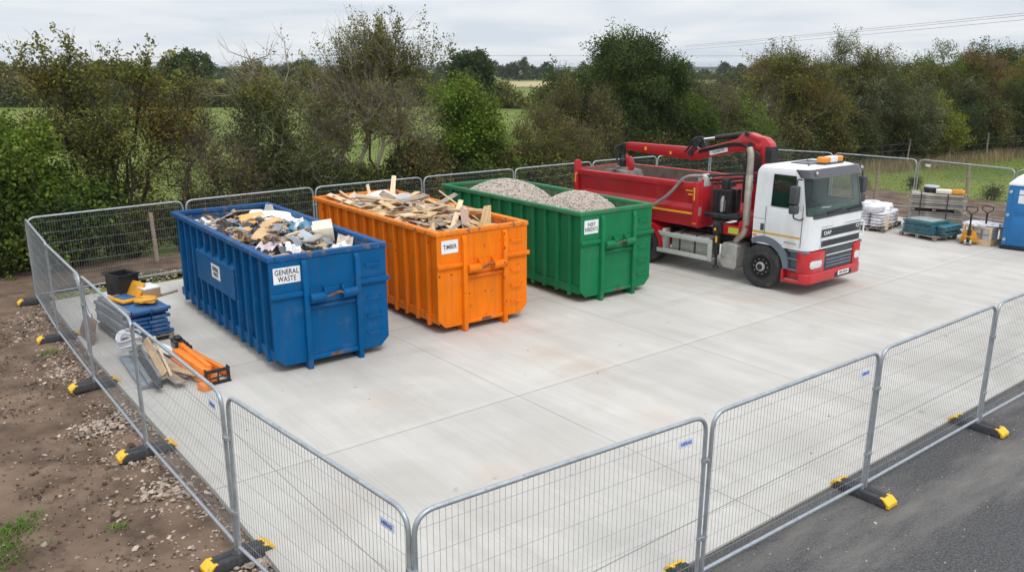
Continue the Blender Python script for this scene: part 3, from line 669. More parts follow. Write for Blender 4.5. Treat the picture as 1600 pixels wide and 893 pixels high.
SHT = [('plastic_tray', 'large grey plastic sheet propped up at the far end of the blue container', 'tray', 1.15, 5.25, 2.06, .25, -.1, -.42, 1.0, .75, 'grey_tray', .09, .02, .02),
       ('grey_sheet', 'grey flat sheet lying behind the tan foam board in the blue container', 'sheet', 1.65, 5.35, 2.06, .15, .05, -.2, .85, .5, 'grey_tray', .03, .015, .02),
       ('foam_board', 'bright tan square foam board in the middle of the rubbish', 'board', 1.30, 4.25, 2.14, -.15, -.10, .42, .62, .62, 'foam_orange', .02, .05, .01),
       ('plastic_sheet', 'big crumpled white plastic sheet on the rubbish by the right wall', 'sheet', 1.75, 4.25, 2.14, -.5, .12, .15, 1.25, .7, 'white_p', .08, .02, .10),
       ('plastic_sheet', 'second white sheet hanging by the right wall in front of the big one', 'sheet', 1.95, 3.70, 2.13, -.9, .1, -.15, .75, .45, 'white_p', .05, .02, .08),
       ('grey_offcut', 'pointed grey offcut standing against the right wall at the far end of the rubbish', 'offcut', 2.05, 5.25, 2.12, 1.2, -.9, .2, .5, .4, 'grey_tray', .05, .015, .02),
       ('bent_white_sheet', 'curled white panel beside the pointed grey offcut', 'panel', 2.02, 4.72, 2.10, .9, -.1, .5, .5, .4, 'white_p', .22, .015, .02),
       ('grey_board', 'flat grey board with straight edges lying across the front part of the rubbish', 'board', 1.30, 1.92, 2.10, 2.15, .12, -.10, 1.35, .52, 'grey_tray', 0, .03, 0),
       ('bent_board', 'long curved tan board lying in the middle of the rubbish', 'board', 1.0, 2.62, 2.10, .95, .04, .22, 1.35, .42, 'tan_board', .10, .02, .005),
       ('tan_board', 'second tan board with a rounded back, behind the curved one', 'board', 1.45, 3.25, 2.13, .35, -.12, .55, .7, .5, 'tan_board', .16, .02, .01),
       ('orange_board', 'orange block shaped board close to the left rim of the blue container', 'board', .48, 2.95, 2.02, 2.3, .1, .3, .55, .24, 'foam_orange', .02, .08, .01),
       ('orange_board', 'orange sheet with a bent corner behind the orange block', 'board', .80, 3.38, 2.06, .3, -.2, .5, .5, .26, 'foam_orange', .1, .02, .03),
       ('cardboard_piece', 'brown cardboard piece left of the tan foam board', 'cardboard', .92, 4.55, 2.06, .5, -.1, .3, .6, .4, 'cardboard', .1, .012, .05),
       ('cardboard_piece', 'smaller folded cardboard piece touching the tan foam board', 'cardboard', 1.10, 4.05, 2.08, 1.1, -.1, .5, .4, .35, 'cardboard', .15, .012, .05),
       ('white_board', 'white panel leaning on the left rim at the far end of the rubbish', 'panel', .52, 4.62, 2.02, .9, .1, .45, .55, .35, 'white_p', .05, .015, .05),
       ('grey_plank', 'long narrow grey sheet lying across the far end of the rubbish', 'plank', .85, 5.3, 2.02, .15, 0, .2, 1.0, .2, 'grey_tray', .01, .02, .01),
       ('slate_sheet', 'bluish grey panel sloping down by the left rim near the front', 'panel', .48, 2.12, 2.02, 1.9, .0, .35, .75, .34, 'slate', .03, .012, .02),
       ('torn_card', 'beige torn card standing in the front right corner of the rubbish', 'cardboard', 2.0, 1.12, 2.06, .8, -.9, .4, .42, .36, 'beige', .15, .015, .05),
       ('pink_wrap', 'pinkish white crumpled wrapping near the front left of the rubbish', 'wrapping', .70, 1.72, 2.04, .6, .1, .2, .65, .4, 'pinkw', .08, .01, .12),
       ('white_wrap', 'white crumpled wrapping right of the pinkish one', 'wrapping', 1.0, 1.35, 2.06, 1.3, -.2, .4, .4, .35, 'white_p', .15, .01, .10)]
for nm_, lb, ct, x, y, z, yaw, pit, ro, l, wd, mt, bd, th, cp in SHT:
    sheet_piece(nm_, lb, ct, CB, x, y, z - .09, yaw, pit, ro, l * .86, wd * .86, M[mt], bd, th, seed=len(lb) * .7, crumple=cp, group='pieces of rubbish in the blue container', cut=.55 if 'pointed' in lb else 0)
BLB = [('rubbish_bag', 'dark rubbish bag in the middle of the blue container', 'bag', 1.05, 3.75, 2.0, .33, .26, .18, 'dk_bag'), ('rubbish_bag', 'dark grey bag right of the other dark bag', 'bag', 1.32, 3.72, 2.0, .26, .24, .17, 'slate'),
       ('rubbish_bag', 'black bag in front of the two dark bags', 'bag', .88, 3.02, 1.99, .28, .22, .16, 'dk_bag'), ('rubbish_bag', 'slate blue bag by the orange block', 'bag', .72, 3.75, 1.98, .3, .22, .16, 'slate'),
       ('blue_bag', 'bright blue plastic bag by the right wall', 'bag', 1.95, 2.95, 2.06, .36, .24, .17, 'blue_bag'), ('blue_bag', 'small pale blue bag behind the bright blue one', 'bag', 1.68, 3.25, 2.06, .2, .16, .13, 'blue_bag'),
       ('crumpled_sack', 'white crumpled sack at the front right of the rubbish', 'sack', 1.85, .85, 2.0, .26, .2, .15, 'white_p'), ('crumpled_sack', 'white crumpled sack in the far left corner of the rubbish', 'sack', .5, 5.35, 1.97, .24, .2, .14, 'white_p'),
       ('brown_sack', 'brown lumpy sack by the left rim', 'sack', .55, 4.0, 1.97, .26, .22, .15, 'brown_p'), ('dark_lump', 'black crumpled lump in the far left corner of the blue container', 'bag', .42, 5.6, 1.96, .16, .16, .13, 'dk_bag'),
       ('grey_sack', 'pale grey crumpled sack near the front wall of the blue container', 'sack', 1.45, .75, 1.98, .26, .2, .13, 'grey_board')]
for i, (nm_, lb, ct, x, y, z, a, b_, c_, mt) in enumerate(BLB):
    b = MB(); b.blob((0, 0, 0), (a, b_, c_), .55, 2.2, seed=i + 3, sub=4); o = b.build(nm_, M[mt], smooth=30); p = in_box(CB, x, y); o.location = (p.x, p.y, z - .10); o.rotation_euler = (0, 0, i * .9); tag(o, lb, ct, 'pieces of rubbish in the blue container')
b = MB(); b.box((0, 0, 0), (.42, .36, .30)); b.box((.02, .16, .17), (.40, .16, .012), (.5, 0, 0)); o = b.build('carton', M['cream'], bevel=.006); p = in_box(CB, 2.0, 2.12); o.location = (p.x, p.y, 2.03); o.rotation_euler = (.12, -.1, CB[1] - .35); tag(o, 'cream cardboard carton standing near the front right of the rubbish', 'carton', 'pieces of rubbish in the blue container')
rr = random.Random(21)
for i, (x, y, yaw, l, mt, lb) in enumerate([(.75, 1.15, .55, 1.3, 'pink_wood', 'long pinkish batten lying across the front of the rubbish'), (1.55, 1.12, .95, .9, 'pine2', 'pale timber length near the front right of the rubbish'), (1.72, 1.5, .8, .7, 'pine', 'short pale batten beside the grey board'),
                       (1.75, 2.4, 1.2, .7, 'oldwood', 'weathered batten behind the grey board'), (1.62, 2.62, .4, .6, 'pine2', 'small pale batten next to the bright blue bag'), (.6, 1.4, 1.1, .7, 'oldwood', 'dark weathered batten in the front left corner of the rubbish'), (1.15, .9, .2, 1.0, 'pine', 'tan batten close to the front wall of the blue container')]):
    plank(CB, x, y, zb(x, y) + .2, yaw, rr.gauss(0, .1), rr.gauss(0, .3), l, .09, .05, M[mt], lb, 'pieces of rubbish in the blue container', 'timber_batten')
SCR = ['grey_board', 'grey_tray', 'cardboard', 'grey_tray', 'cardboard', 'dk_bag', 'oldwood', 'slate', 'dk_bag', 'beige', 'slate', 'pinkw', 'brown_p', 'white_p', 'tan_board']
for i in range(150):
    x, y = rr.uniform(.35, W_ - .35), rr.uniform(.4, L_ - .4)
    sheet_piece('rubbish_scrap', 'small torn scrap lying among the rubbish in the blue container', 'scrap', CB, x, y, zb(x, y) + rr.uniform(.10, .36), rr.uniform(0, 6), rr.gauss(0, .35), rr.gauss(0, .35), rr.uniform(.12, .34), rr.uniform(.07, .22), M[rr.choice(SCR)], rr.uniform(0, .2), .01, i, rr.uniform(.01, .06), 'small scraps in the blue container')
# ------------------------------------------------------------------ grab truck
M['red'] = pm('red_truck_paint', (.48, .012, .018), .34, var=.08, scale=2, dirt=(.22, .05, .04), dscale=3.5, damt=.62, dsharp=.25, coat=.3)
M['red_b'] = pm('red_tipper_paint', (.44, .012, .018), .42, var=.10, scale=2, dirt=(.20, .06, .045), dscale=2.5, damt=.54, dsharp=.3, streak=True)
M['cabwhite'] = pm('white_cab_paint', (.74, .755, .77), .3, var=.03, dirt=(.50, .475, .44), dscale=1.6, damt=.52, dsharp=.4, streak=True, coat=.25)
M['dkplastic'] = pm('dark_grey_plastic', (.05, .054, .062), .55, var=.15)
M['visor'] = pm('smoked_visor', (.055, .052, .06), .25, var=.1, coat=.3)
M['bluegrey'] = pm('blue_grey_trim', (.13, .155, .19), .55, var=.1, dirt=(.2, .18, .15), dscale=4, damt=.58, dsharp=.2)
M['tyre'] = pm('tyre_rubber', (.028, .028, .029), .85, var=.25, scale=10, dirt=(.12, .11, .095), dscale=3, damt=.52, dsharp=.25)
M['rim_steel'] = pm('wheel_steel', (.45, .44, .42), .45, .4, var=.15, scale=6, dirt=(.2, .17, .14), dscale=9, damt=.52, dsharp=.2)
M['alu'] = pm('dull_aluminium', (.48, .47, .44), .42, .55, var=.12, dirt=(.27, .24, .2), dscale=4, damt=.52, dsharp=.25)
M['lightgrey'] = pm('pale_grey_rail', (.50, .52, .48), .5, .1, var=.06, dirt=(.32, .3, .26), dscale=5, damt=.58, dsharp=.2)
M['black_steel'] = pm('black_steel', (.022, .023, .026), .5, .2, var=.3, dirt=(.10, .09, .08), dscale=6, damt=.55, dsharp=.2)
M['chrome'] = pm('ram_chrome', (.75, .76, .78), .12, 1., var=.03)
M['exh'] = pm('exhaust_shroud', (.40, .36, .31), .48, .55, var=.15, dirt=(.25, .2, .15), dscale=3, damt=.5, dsharp=.3)
M['amber'] = pm('amber_lens', (.85, .28, .01), .2, var=.06, coat=.4)
M['lens'] = pm('lamp_glass', (.72, .74, .76), .12, .3, var=.12, scale=14, coat=.5)
M['glass'] = glass('tinted_glass', (.74, .87, .82), .045); M['glass_dk'] = glass('side_glass', (.52, .62, .61), .06)
M['cabin'] = pm('cabin_trim', (.05, .105, .095), .7, var=.2)
M['refl_y'] = pm('reflective_yellow', (.90, .45, .02), .4, var=.05)
M['stripe'] = pm('ochre_stripe', (.62, .36, .04), .45, var=.06)
M['hose_grey'] = pm('grey_hose', (.24, .22, .22), .6, var=.15)
M['hiviz'] = pm('lime_label', (.42, .55, .06), .5, var=.2, scale=40)
M['tip_in'] = pm('scoured_tipper_inside', (.21, .155, .125), .8, .1, var=.3, scale=3, dirt=(.13, .075, .06), dscale=3, damt=.5, dsharp=.2)

T = thing('grab_truck', 'red and white tipper truck with a folded loading crane, parked right of the green container', 'truck', (6.054, 20.324, 0), R(-47.67))
# ---- chassis, wheels
c = MB(); c.rng(-6.0, 1.1, .82, 1.05, .72, .98); c.rng(-6.0, 1.1, 1.45, 1.68, .72, .98)
for x in (-5.8, -4.2, -2.2, -.6, .7): c.rng(x - .06, x + .06, 1.051, 1.449, .75, .95)
c.rng(-5.95, -5.85, .1, 2.4, .45, .6); c.rng(-4.9, -3.4, 1.0, 1.5, .45, .719); c.rng(-1.8, -.2, .75, 1.75, .985, 1.12)
c.build('chassis', M['black_steel'], T, bevel=.01, seg=1)
def wheel(x, y0, y1, out, dual=False, r=.525):
    w = MB(); s = 1 if out > 0 else -1; yo, yi = (y1, y0) if s > 0 else (y0, y1); d = (yi - yo)
    hw = abs(d); P = lambda t: yo + d * t
    w.lathe([(.30, P(.10)), (.36, P(.015)), (.44, P(0)), (r - .05, P(.03)), (r - .012, P(.10)), (r, P(.2)), (r, P(.8)), (r - .03, P(.95)), (.36, P(1)), (.30, P(.9))], (x, 0, r), 'y', 48)
    for k in range(5): 
        t = .2 + .6 * k / 4; w.lathe([(r + .001, P(t) - .004), (r + .005, P(t) - .004), (r + .005, P(t) + .02), (r + .001, P(t) + .02)], (x, 0, r), 'y', 48)
    t = w.build('wheel', M['tyre'], T, smooth=50)
    q = MB(); ds = -s
    o = yo
    if dual: q.lathe([(.30, o + ds * .04), (.285, o + ds * .05), (.27, o + ds * .17), (.17, o + ds * .20), (.16, o + ds * .08), (.10, o + ds * .06), (0, o + ds * .06)], (x, 0, r), 'y', 32)
    else: q.lathe([(.305, o + ds * .03), (.30, o + ds * .01), (.285, o + ds * .02), (.27, o + ds * .07), (.235, o + ds * .05), (.20, o + ds * .03), (.185, o + ds * .045), (.165, o + ds * .05), (.125, o + ds * .045), (.115, o - ds * .02), (.09, o - ds * .035), (0, o - ds * .035)], (x, 0, r), 'y', 40)
    for k in range(10):
        a = 2 * PI * k / 10; rr_ = .19
        q.lathe([(.014, o + ds * (.2 if dual else .05)), (.014, o + ds * (.165 if dual else .005)), (0, o + ds * (.165 if dual else .005))], (x + rr_ * math.cos(a), 0, r + rr_ * math.sin(a)), 'y', 6)
    q.build('rim', M['rim_steel'], t, smooth=40)
    hk = MB()
    for k in range(10):
        a = 2 * PI * (k + .5) / 10; hk.lathe([(.024, o + ds * (.1 if dual else .05)), (.024, o + ds * (.095 if dual else .044)), (0, o + ds * (.095 if dual else .044))], (x + .248 * math.cos(a), 0, r + .248 * math.sin(a)), 'y', 10)
    hk.build('hand_hole', M['black_ink'], t)
    hc = MB(); e_ = o - ds * .037; hc.lathe([(0, e_), (.075, e_), (.085, e_ + ds * .02), (0, e_ + ds * .02)], (x, 0, r), 'y', 20); hc.build('hub_shade_disc', M['black_steel'], t, smooth=40)  # dark disc whose colour stands in for the shade in the hub hole
    hg = MB(); hg.lathe([(.288, o + ds * .012), (.30, o + ds * .006), (.31, o + ds * .012)], (x, 0, r), 'y', 32); hg.build('rim_gap', M['black_ink'], t, recalc=False)
wheel(.27, -.04, .27, -1, r=.545); wheel(.27, 2.23, 2.54, 1, r=.545)
for x in (-3.49, -4.86):
    wheel(x, .02, .30, -1, True); wheel(x, 2.2, 2.48, 1, True); 
    for y in ((.33, .60), (1.9, 2.17)):
        w = MB(); w.lathe([(.3, y[0]), (.48, y[0]), (.525, y[0] + .05), (.525, y[1] - .05), (.48, y[1]), (.3, y[1])], (x, 0, .525), 'y', 36); w.build('inner_wheel', M['tyre'], T, smooth=50)
# ---- rear mudguards
for y0, y1 in ((.0, .62), (1.88, 2.5)):
    for xc in (-3.49, -4.86):
        g = MB(); pts = []; inn = []
        for k in range(9):
            a = R(8 + 164 * k / 8); pts.append((xc + .66 * math.cos(a), .55 + .66 * math.sin(a))); inn.append((xc + .63 * math.cos(a), .55 + .63 * math.sin(a)))
        if xc > -4: pts = [(xc + .66, .55)] + pts; inn = [(xc + .63, .55)] + inn
        for k in range(len(pts) - 1): g.prism([pts[k], pts[k + 1], inn[k + 1], inn[k]], 'y', y0, y1)
        for k in range(len(pts) - 1):
            yy = y0 if y0 < 1 else y1 - .02
            g.prism([pts[k], pts[k + 1], (inn[k + 1][0] + (xc - inn[k + 1][0]) * .13, inn[k + 1][1] + (.55 - inn[k + 1][1]) * .13), (inn[k][0] + (xc - inn[k][0]) * .13, inn[k][1] + (.55 - inn[k][1]) * .13)], 'y', yy, yy + .02)
        g.build('mudguard', M['red'], T)
# ---- side guard rails, fuel tank, battery box, stabiliser leg
for sgn, y in ((1, .02), (-1, 2.48)):
    g = MB(); ya, yb = (y, y + .045) if sgn > 0 else (y - .045, y)
    g.rng(-3.0, -1.36, ya, yb, .86, .985); g.rng(-3.02, -1.36, ya, yb, .40, .52); g.rng(-1.3595, -1.22, ya, yb, .40, .985)
    for x in (-2.85,): g.rng(x - .04, x + .04, ya + sgn * .046, ya + sgn * .30, .4, 1.05)
    g.build('side_guard', M['lightgrey'], T, bevel=.008)
f = MB(); f.prism([(.16, .45), (.20, .40), (.66, .40), (.70, .45), (.70, .92), (.64, .98), (.24, .98), (.16, .88)], 'x', -2.62, -1.44)
tk = f.build('fuel_tank', M['alu'], T, bevel=.03, seg=3)
f = MB()
for x in (-2.35, -1.85): f.prism([(.152, .44), (.192, .392), (.66, .392), (.708, .44), (.708, .93), (.64, .988), (.236, .988), (.152, .89)], 'x', x - .03, x + .03)
f.build('tank_strap', M['dkplastic'], tk, bevel=.004)
f = MB(); f.prism([(-.93, .45), (-.85, .34), (-.52, .32), (-.46, .38), (-.46, .92), (-.52, .98), (-.86, .98), (-.93, .88)], 'y', .0, .62)
f.rng(-.95, -.44, -.012, .0, .62, .65)
f.build('silencer_box', M['alu'], T, bevel=.025, seg=3)
for y in (.04, 2.46):
    s = MB(); s.rng(-1.15, -1.03, y - .06, y + .06, .62, 1.5); s.rng(-1.19, -.99, y - .09, y + .09, 1.18, 1.5); s.tube([(-1.09, y, .62), (-1.09, y, .30)], .038, 12); s.lathe([(.02, .26), (.10, .26), (.10, .29), (.04, .32)], (-1.09, y, 0), 'z', 16)
    sl_ = s.build('stabiliser_leg', M['black_steel'], T, bevel=.01)
    if y < 1:
        k = MB(); k.rng(-1.10, -1.04, -.034, -.031, .95, 1.12); k.lathe([(0, -.075), (.035, -.075), (.035, -.062), (0, -.062)], (-1.1, 0, 1.3), 'y', 12); k.build('yellow_sticker', M['refl_y'], sl_)
s = MB(); s.rng(-.98, -.30, .10, 2.4, 1.18, 1.42); s.rng(-.9, -.4, .6, 1.9, 1.4203, 1.72); s.prism([(-.5, 1.42), (-.25, 1.42), (-.25, 1.62), (-.5, 1.56)], 'y', .05, .5)
bs_ = s.build('crane_base', M['red'], T, bevel=.02)
k = MB(); k.box((-.66, .096, 1.30), (.30, .006, .15)); k.build('lime_label', M['hiviz'], bs_)
# ---- tipper body
x0, x1 = -1.72, -6.22; y0, y1 = .02, 2.36
b = MB(); b.rng(x1, x0, y0 + .12, y1 - .12, 1.22, 1.30)
prof = lambda y, s: [(y + s * .13, 1.30), (y + s * .13, 1.47), (y + s * .03, 1.56), (y + s * .03, 1.72), (y + s * .10, 1.84), (y + s * .045, 2.24), (y - s * .01, 2.26), (y - s * .01, 2.40), (y + s * .05, 2.425), (y + s * .13, 2.41), (y + s * .14, 1.31)]
for y, s in ((y0, 1), (y1, -1)): b.prism(prof(y, s), 'x', x1 + .14, x0 - .18)
for y, s in ((y0, 1), (y1, -1)):
    b.prism([(y - s * .012, 1.32), (y - s * .012, 2.43), (y + s * .16, 2.43), (y + s * .16, 1.22), (y + s * .06, 1.22)], 'x', x0 - .1795, x0)
    b.prism([(y - s * .012, 1.28), (y - s * .012, 2.62), (y + s * .02, 2.68), (y + s * .13, 2.68), (y + s * .16, 2.62), (y + s * .16, 1.28)], 'x', x1, x1 + .1395)
b.rng(x0 - .06, x0 - .002, y0 + .1605, y1 - .1605, 1.301, 2.50); b.rng(x1 + .01, x1 + .08, y0 + .1605, y1 - .1605, 1.301, 2.42)
for y in (.9, 1.5): b.rng(x0 - .0005, x0 + .06, y - .05, y + .05, 1.3, 2.45)
tb = b.build('tipper_body', M['red_b'], T, bevel=.012)
q = MB(); q.rng(x1 + .15, x0 - .19, y0 + .1402, y0 + .147, 1.305, 2.405); q.rng(x1 + .15, x0 - .19, y1 - .147, y1 - .1402, 1.305, 2.405); q.rng(x0 - .067, x0 - .0602, y0 + .17, y1 - .17, 1.305, 2.48); q.rng(x1 + .0802, x1 + .087, y0 + .17, y1 - .17, 1.305, 2.40); q.rng(x1 + .09, x0 - .07, y0 + .15, y1 - .15, 1.3005, 1.31)
q.build('body_lining', M['tip_in'], tb)
q = MB(); q.rng(x1 + .3, x0 - .2, y0 + .024, y0 + .0295, 1.565, 1.615)
for dx, dz in ((0, 2.20), (.0, 2.10)):
    q.rng(x0 - .42 + dx, x0 - .19, y0 - .0125, y0 - .009 + .06, dz - .02, dz + .018) if 0 else None
q.rng(x0 - .15, x0 - .115, y0 - .0155, y0 - .0125, 1.95, 2.28); q.rng(x0 - .175, x0 - .1505, y0 - .0155, y0 - .0125, 2.24, 2.28)
q.rng(x1 + .045, x1 + .075, y0 - .0155, y0 - .0125, 2.02, 2.30); q.rng(x1 + .0755, x1 + .138, y0 - .0155, y0 - .0125, 2.26, 2.30)
q.rng(x0 - .15, x0 - .03, y0 - .0155, y0 - .0125, 1.33, 1.35)
q.build('reflective_tape', M['refl_y'], tb)
q = MB(); q.prism([(x0 - .45, 2.175), (x0 - .19, 2.175), (x0 - .19, 2.21), (x0 - .45, 2.21)], 'y', y0 + .032, y0 + .052); q.prism([(x0 - .38, 2.07), (x0 - .19, 2.07), (x0 - .19, 2.105), (x0 - .38, 2.105)], 'y', y0 + .046, y0 + .066); q.prism([(x0 - .23, 1.93), (x0 - .195, 1.93), (x0 - .195, 2.069), (x0 - .23, 2.069)], 'y', y0 + .056, y0 + .076)
q.build('reflective_tape', M['refl_y'], tb)
q = MB(); q.rng(x0 + .0005, x0 + .004, y0 + .02, y0 + .14, 1.55, 1.78); q.build('data_plate', M['alu'], tb)
# ---- hydraulics between body and cab
h = MB()
for y in (.35, .75): h.rng(-1.5, -1.05, y, y + .22, 1.45, 2.25)
h.tube([(-1.62, .2, 1.62), (-1.1, .25, 1.6), (-.7, .4, 1.65)], .07, 10); h.rng(-1.3, -.6, .15, .5, 1.56, 1.64)
for i, (a, b_) in enumerate((((-1.75, .35, 2.58), (-.45, .9, 2.72)), ((-1.72, .45, 2.46), (-.45, .95, 2.62)), ((-1.7, .6, 2.36), (-.5, 1.0, 2.5)))): h.tube([a, b_], .035, 8)
for i in range(5): h.tube(rpath([(-1.45 + i * .13, .28, 2.45), (-1.5 + i * .15, .2, 2.0), (-1.4 + i * .1, .25, 1.6)], .2), .014, 6)
h.rng(-1.25, -.95, .3, .55, 2.38, 2.5); h.rng(-1.18, -1.02, .22, .4, 2.3, 2.56)
h.build('hydraulic_pack', M['black_steel'], T, bevel=.006, seg=1)
h = MB(); h.lathe([(.05, 1.7), (.07, 1.72), (.07, 2.0), (.03, 2.12), (0, 2.12)], (-1.16, .3, 0), 'z', 14); h.build('oil_filter', M['alu'], T, smooth=40)
h = MB(); h.prism([(-1.92, 2.36), (-1.70, 2.30), (-1.68, 2.58), (-1.80, 2.64), (-1.93, 2.52)], 'y', .22, .52); h.build('hose_holder', M['lightgrey'], T, bevel=.02)
h = MB(); h.tube(rpath([(-1.75, .18, 2.60), (-2.15, -.05, 2.58), (-2.55, -.13, 2.05), (-3.3, -.13, 1.55), (-4.1, -.12, 1.25), (-4.5, .1, 1.1)], .35, 8), .042, 12); h.build('suction_hose', M['hose_grey'], T, smooth=60)
# exhaust stack
h = MB(); h.tube(rpath([(-.72, .30, .9), (-.60, .16, 1.05), (-.34, .12, 1.28), (-.32, .12, 2.2), (-.32, .12, 3.25), (-.40, .16, 3.42)], .12, 5), .08, 16); es = h.build('exhaust_stack', M['exh'], T, smooth=50)
h = MB(); h.lathe([(.09, 1.5), (.09, 2.75), (.082, 2.76)], (-.32, .12, 0), 'z', 18); h.build('heat_shield', M['exh'], es, smooth=40)
# ---- crane: column, boom, stick, grab
YC = 1.25
k = MB(); k.prism([(-.95, 1.72), (-.36, 1.72), (-.38, 2.6), (-.42, 3.2), (-.36, 3.30), (-.40, 3.46), (-.56, 3.60), (-.95, 3.66), (-1.02, 3.4), (-.86, 3.1), (-.80, 2.3)], 'y', YC - .14, YC + .14)
cc = k.build('crane_column', M['red'], T, bevel=.02)
k = MB(); k.rng(-.52, -.33, YC - .15, YC + .15, 2.98, 3.38); k.tube([(-.98, YC - .25, 3.02), (-.98, YC - .25, 1.9)], .06, 12); k.tube([(-.98, YC - .25, 3.02), (-.98, YC - .25, 3.3)], .03, 8); k.lathe([(0, -.2), (.07, -.2), (.07, .2), (0, .2)], (-.95, YC, 3.40), 'y', 14); k.build('lift_ram', M['black_steel'], cc, smooth=40)
k = MB(); A = Vector((-.80, YC, 3.52)); B = Vector((-2.80, YC, 2.98))
k.prism([(-.70, 3.40), (-.66, 3.58), (-1.0, 3.70), (-1.25, 3.68), (-1.42, 3.52), (-2.62, 3.16), (-2.90, 3.08), (-3.02, 2.88), (-2.78, 2.84), (-1.5, 3.16), (-1.1, 3.22), (-.95, 3.16)], 'y', YC - .115, YC + .115)
bm_ = k.build('crane_boom', M['red'], T, bevel=.018)
k = MB(); k.tube([(-1.15, YC, 3.66), (-2.12, YC, 3.50)], .075, 14); k.lathe([(0, -.16), (.06, -.16), (.06, .16), (0, .16)], (-1.1, YC, 3.66), 'y', 12)
k.tube([(-1.2, YC - .12, 3.42), (-2.6, YC - .13, 3.07)], .012, 6)
k.build('boom_ram', M['black_steel'], bm_, smooth=40)
k = MB(); k.tube([(-2.12, YC, 3.50), (-2.55, YC, 3.43)], .04, 12); k.build('ram_rod', M['chrome'], bm_, smooth=40)
d = (Vector((-2.5, 0, 3.005)) - Vector((-1.5, 0, 3.30))).normalized()
k = MB(); c0 = Vector((-1.95, YC - .118, 3.165)); k.box(c0, (.58, .006, .13), Euler((0, R(-15.2), 0)).to_matrix()); lp = k.build('boom_plate', M['plain_white'], bm_)
text('lettering', 'T.LOADTR', .085, M['black_ink'], lp, (c0.x, YC - .1225, c0.z), (PI / 2, R(-15.2), 0), .01, .95)
k = MB(); rr = random.Random(8)
for i in range(6):
    y = YC - .15 - .02 * i * .4; o_ = i * .035
    k.tube(rpath([(-.62 - o_, y, 2.75), (-.60 - o_, y - .05, 3.2), (-.95 - o_, y - .07, 3.34 + o_ * .6), (-1.5, y - .01, 3.36 + o_ * .35), (-2.55, YC - .13 - .008 * i, 3.09 + o_ * .35)], .18), .015, 6)
k.box((-1.0, YC - .15, 3.30), (.16, .06, .12)); k.build('boom_hose', M['black_steel'], bm_, smooth=50)
k = MB(); k.prism([(-.72, 3.44), (-.66, 3.58), (-.98, 3.69), (-1.06, 3.60)], 'y', YC - .155, YC + .155); k.lathe([(0, -.19), (.09, -.19), (.09, .19), (0, .19)], (-.72, YC, 3.36), 'y', 16); k.build('boom_cheek', M['red'], bm_, bevel=.01)
# stick (telescopic) with knuckle and hose bundle
k = MB(); k.prism([(-2.86, 2.90), (-2.66, 3.16), (-2.80, 3.25), (-3.05, 3.20), (-5.12, 3.20), (-5.2, 3.16), (-5.2, 2.96), (-3.1, 2.86)], 'y', YC - .10, YC + .10)
st_ = k.build('crane_stick', M['red'], T, bevel=.016)
k = MB(); k.rng(-5.36, -5.2005, YC - .08, YC + .08, 2.98, 3.17); k.build('stick_head', M['black_steel'], st_, bevel=.01)
k = MB(); k.lathe([(0, -.14), (.09, -.14), (.09, .14), (0, .14)], (-2.85, YC, 3.04), 'y', 14); 
rr = random.Random(3)
for i in range(9):
    y = YC + rr.uniform(-.16, .16); k.tube(rpath([(-2.3 - rr.random() * .3, y, 3.2), (-2.55, y + .05, 3.42 + rr.random() * .1), (-2.8, y, 3.40 + rr.random() * .1), (-2.95, y - .04, 3.15), (-3.1, y, 3.05)], .15), .022, 6)
k.box((-2.66, YC, 3.36), (.26, .24, .16)); k.prism([(-2.5, 3.40), (-2.62, 3.46), (-2.90, 3.08), (-2.80, 3.02)], 'y', YC - .15, YC - .125)
k.build('knuckle_hose', M['black_steel'], st_, smooth=50)
k = MB(); k.box((-4.45, YC - .1025, 3.06), (.08, .005, .09)); k.box((-3.55, YC - .1025, 3.0), (.06, .005, .08)); k.build('stick_label', M['refl_y'], st_)
k = MB(); k.tube([(-5.30, YC, 3.1), (-5.36, YC, 2.85)], .07, 10); k.lathe([(.05, 2.45), (.12, 2.47), (.13, 2.66), (.07, 2.72), (.07, 2.85)], (-5.36, YC, 0), 'z', 16)
for i in range(6):
    a = i * 1.05; k.tube(rpath([(-5.25, YC + .05 * math.sin(a), 3.16), (-5.5 - .03 * i, YC + .16 * math.sin(a), 3.0), (-5.42, YC + .17 * math.sin(a), 2.5)], .12), .02, 6)
gr_ = k.build('grab_rotator', M['black_steel'], T, smooth=45)
k = MB(); k.rng(-5.62, -5.1, YC - .14, YC + .14, 2.34, 2.45)
for s in (-1, 1):
    k.prism([(-5.36 + s * .05, 2.40), (-5.36 + s * .38, 2.36), (-5.36 + s * .52, 2.05), (-5.36 + s * .34, 1.78), (-5.36 + s * .03, 1.70), (-5.36 + s * .20, 2.05)], 'y', YC - .42, YC + .42)
k.build('grab_bucket', M['dirty_steel'], gr_, bevel=.015)
k = MB(); k.prism([(-4.98, 2.38), (-4.98, 2.62), (-5.03, 2.74), (-5.12, 2.78), (-5.20, 2.74), (-5.22, 2.38)], 'y', YC - .07, YC + .07); k.build('grab_bracket', M['red'], gr_, bevel=.02)

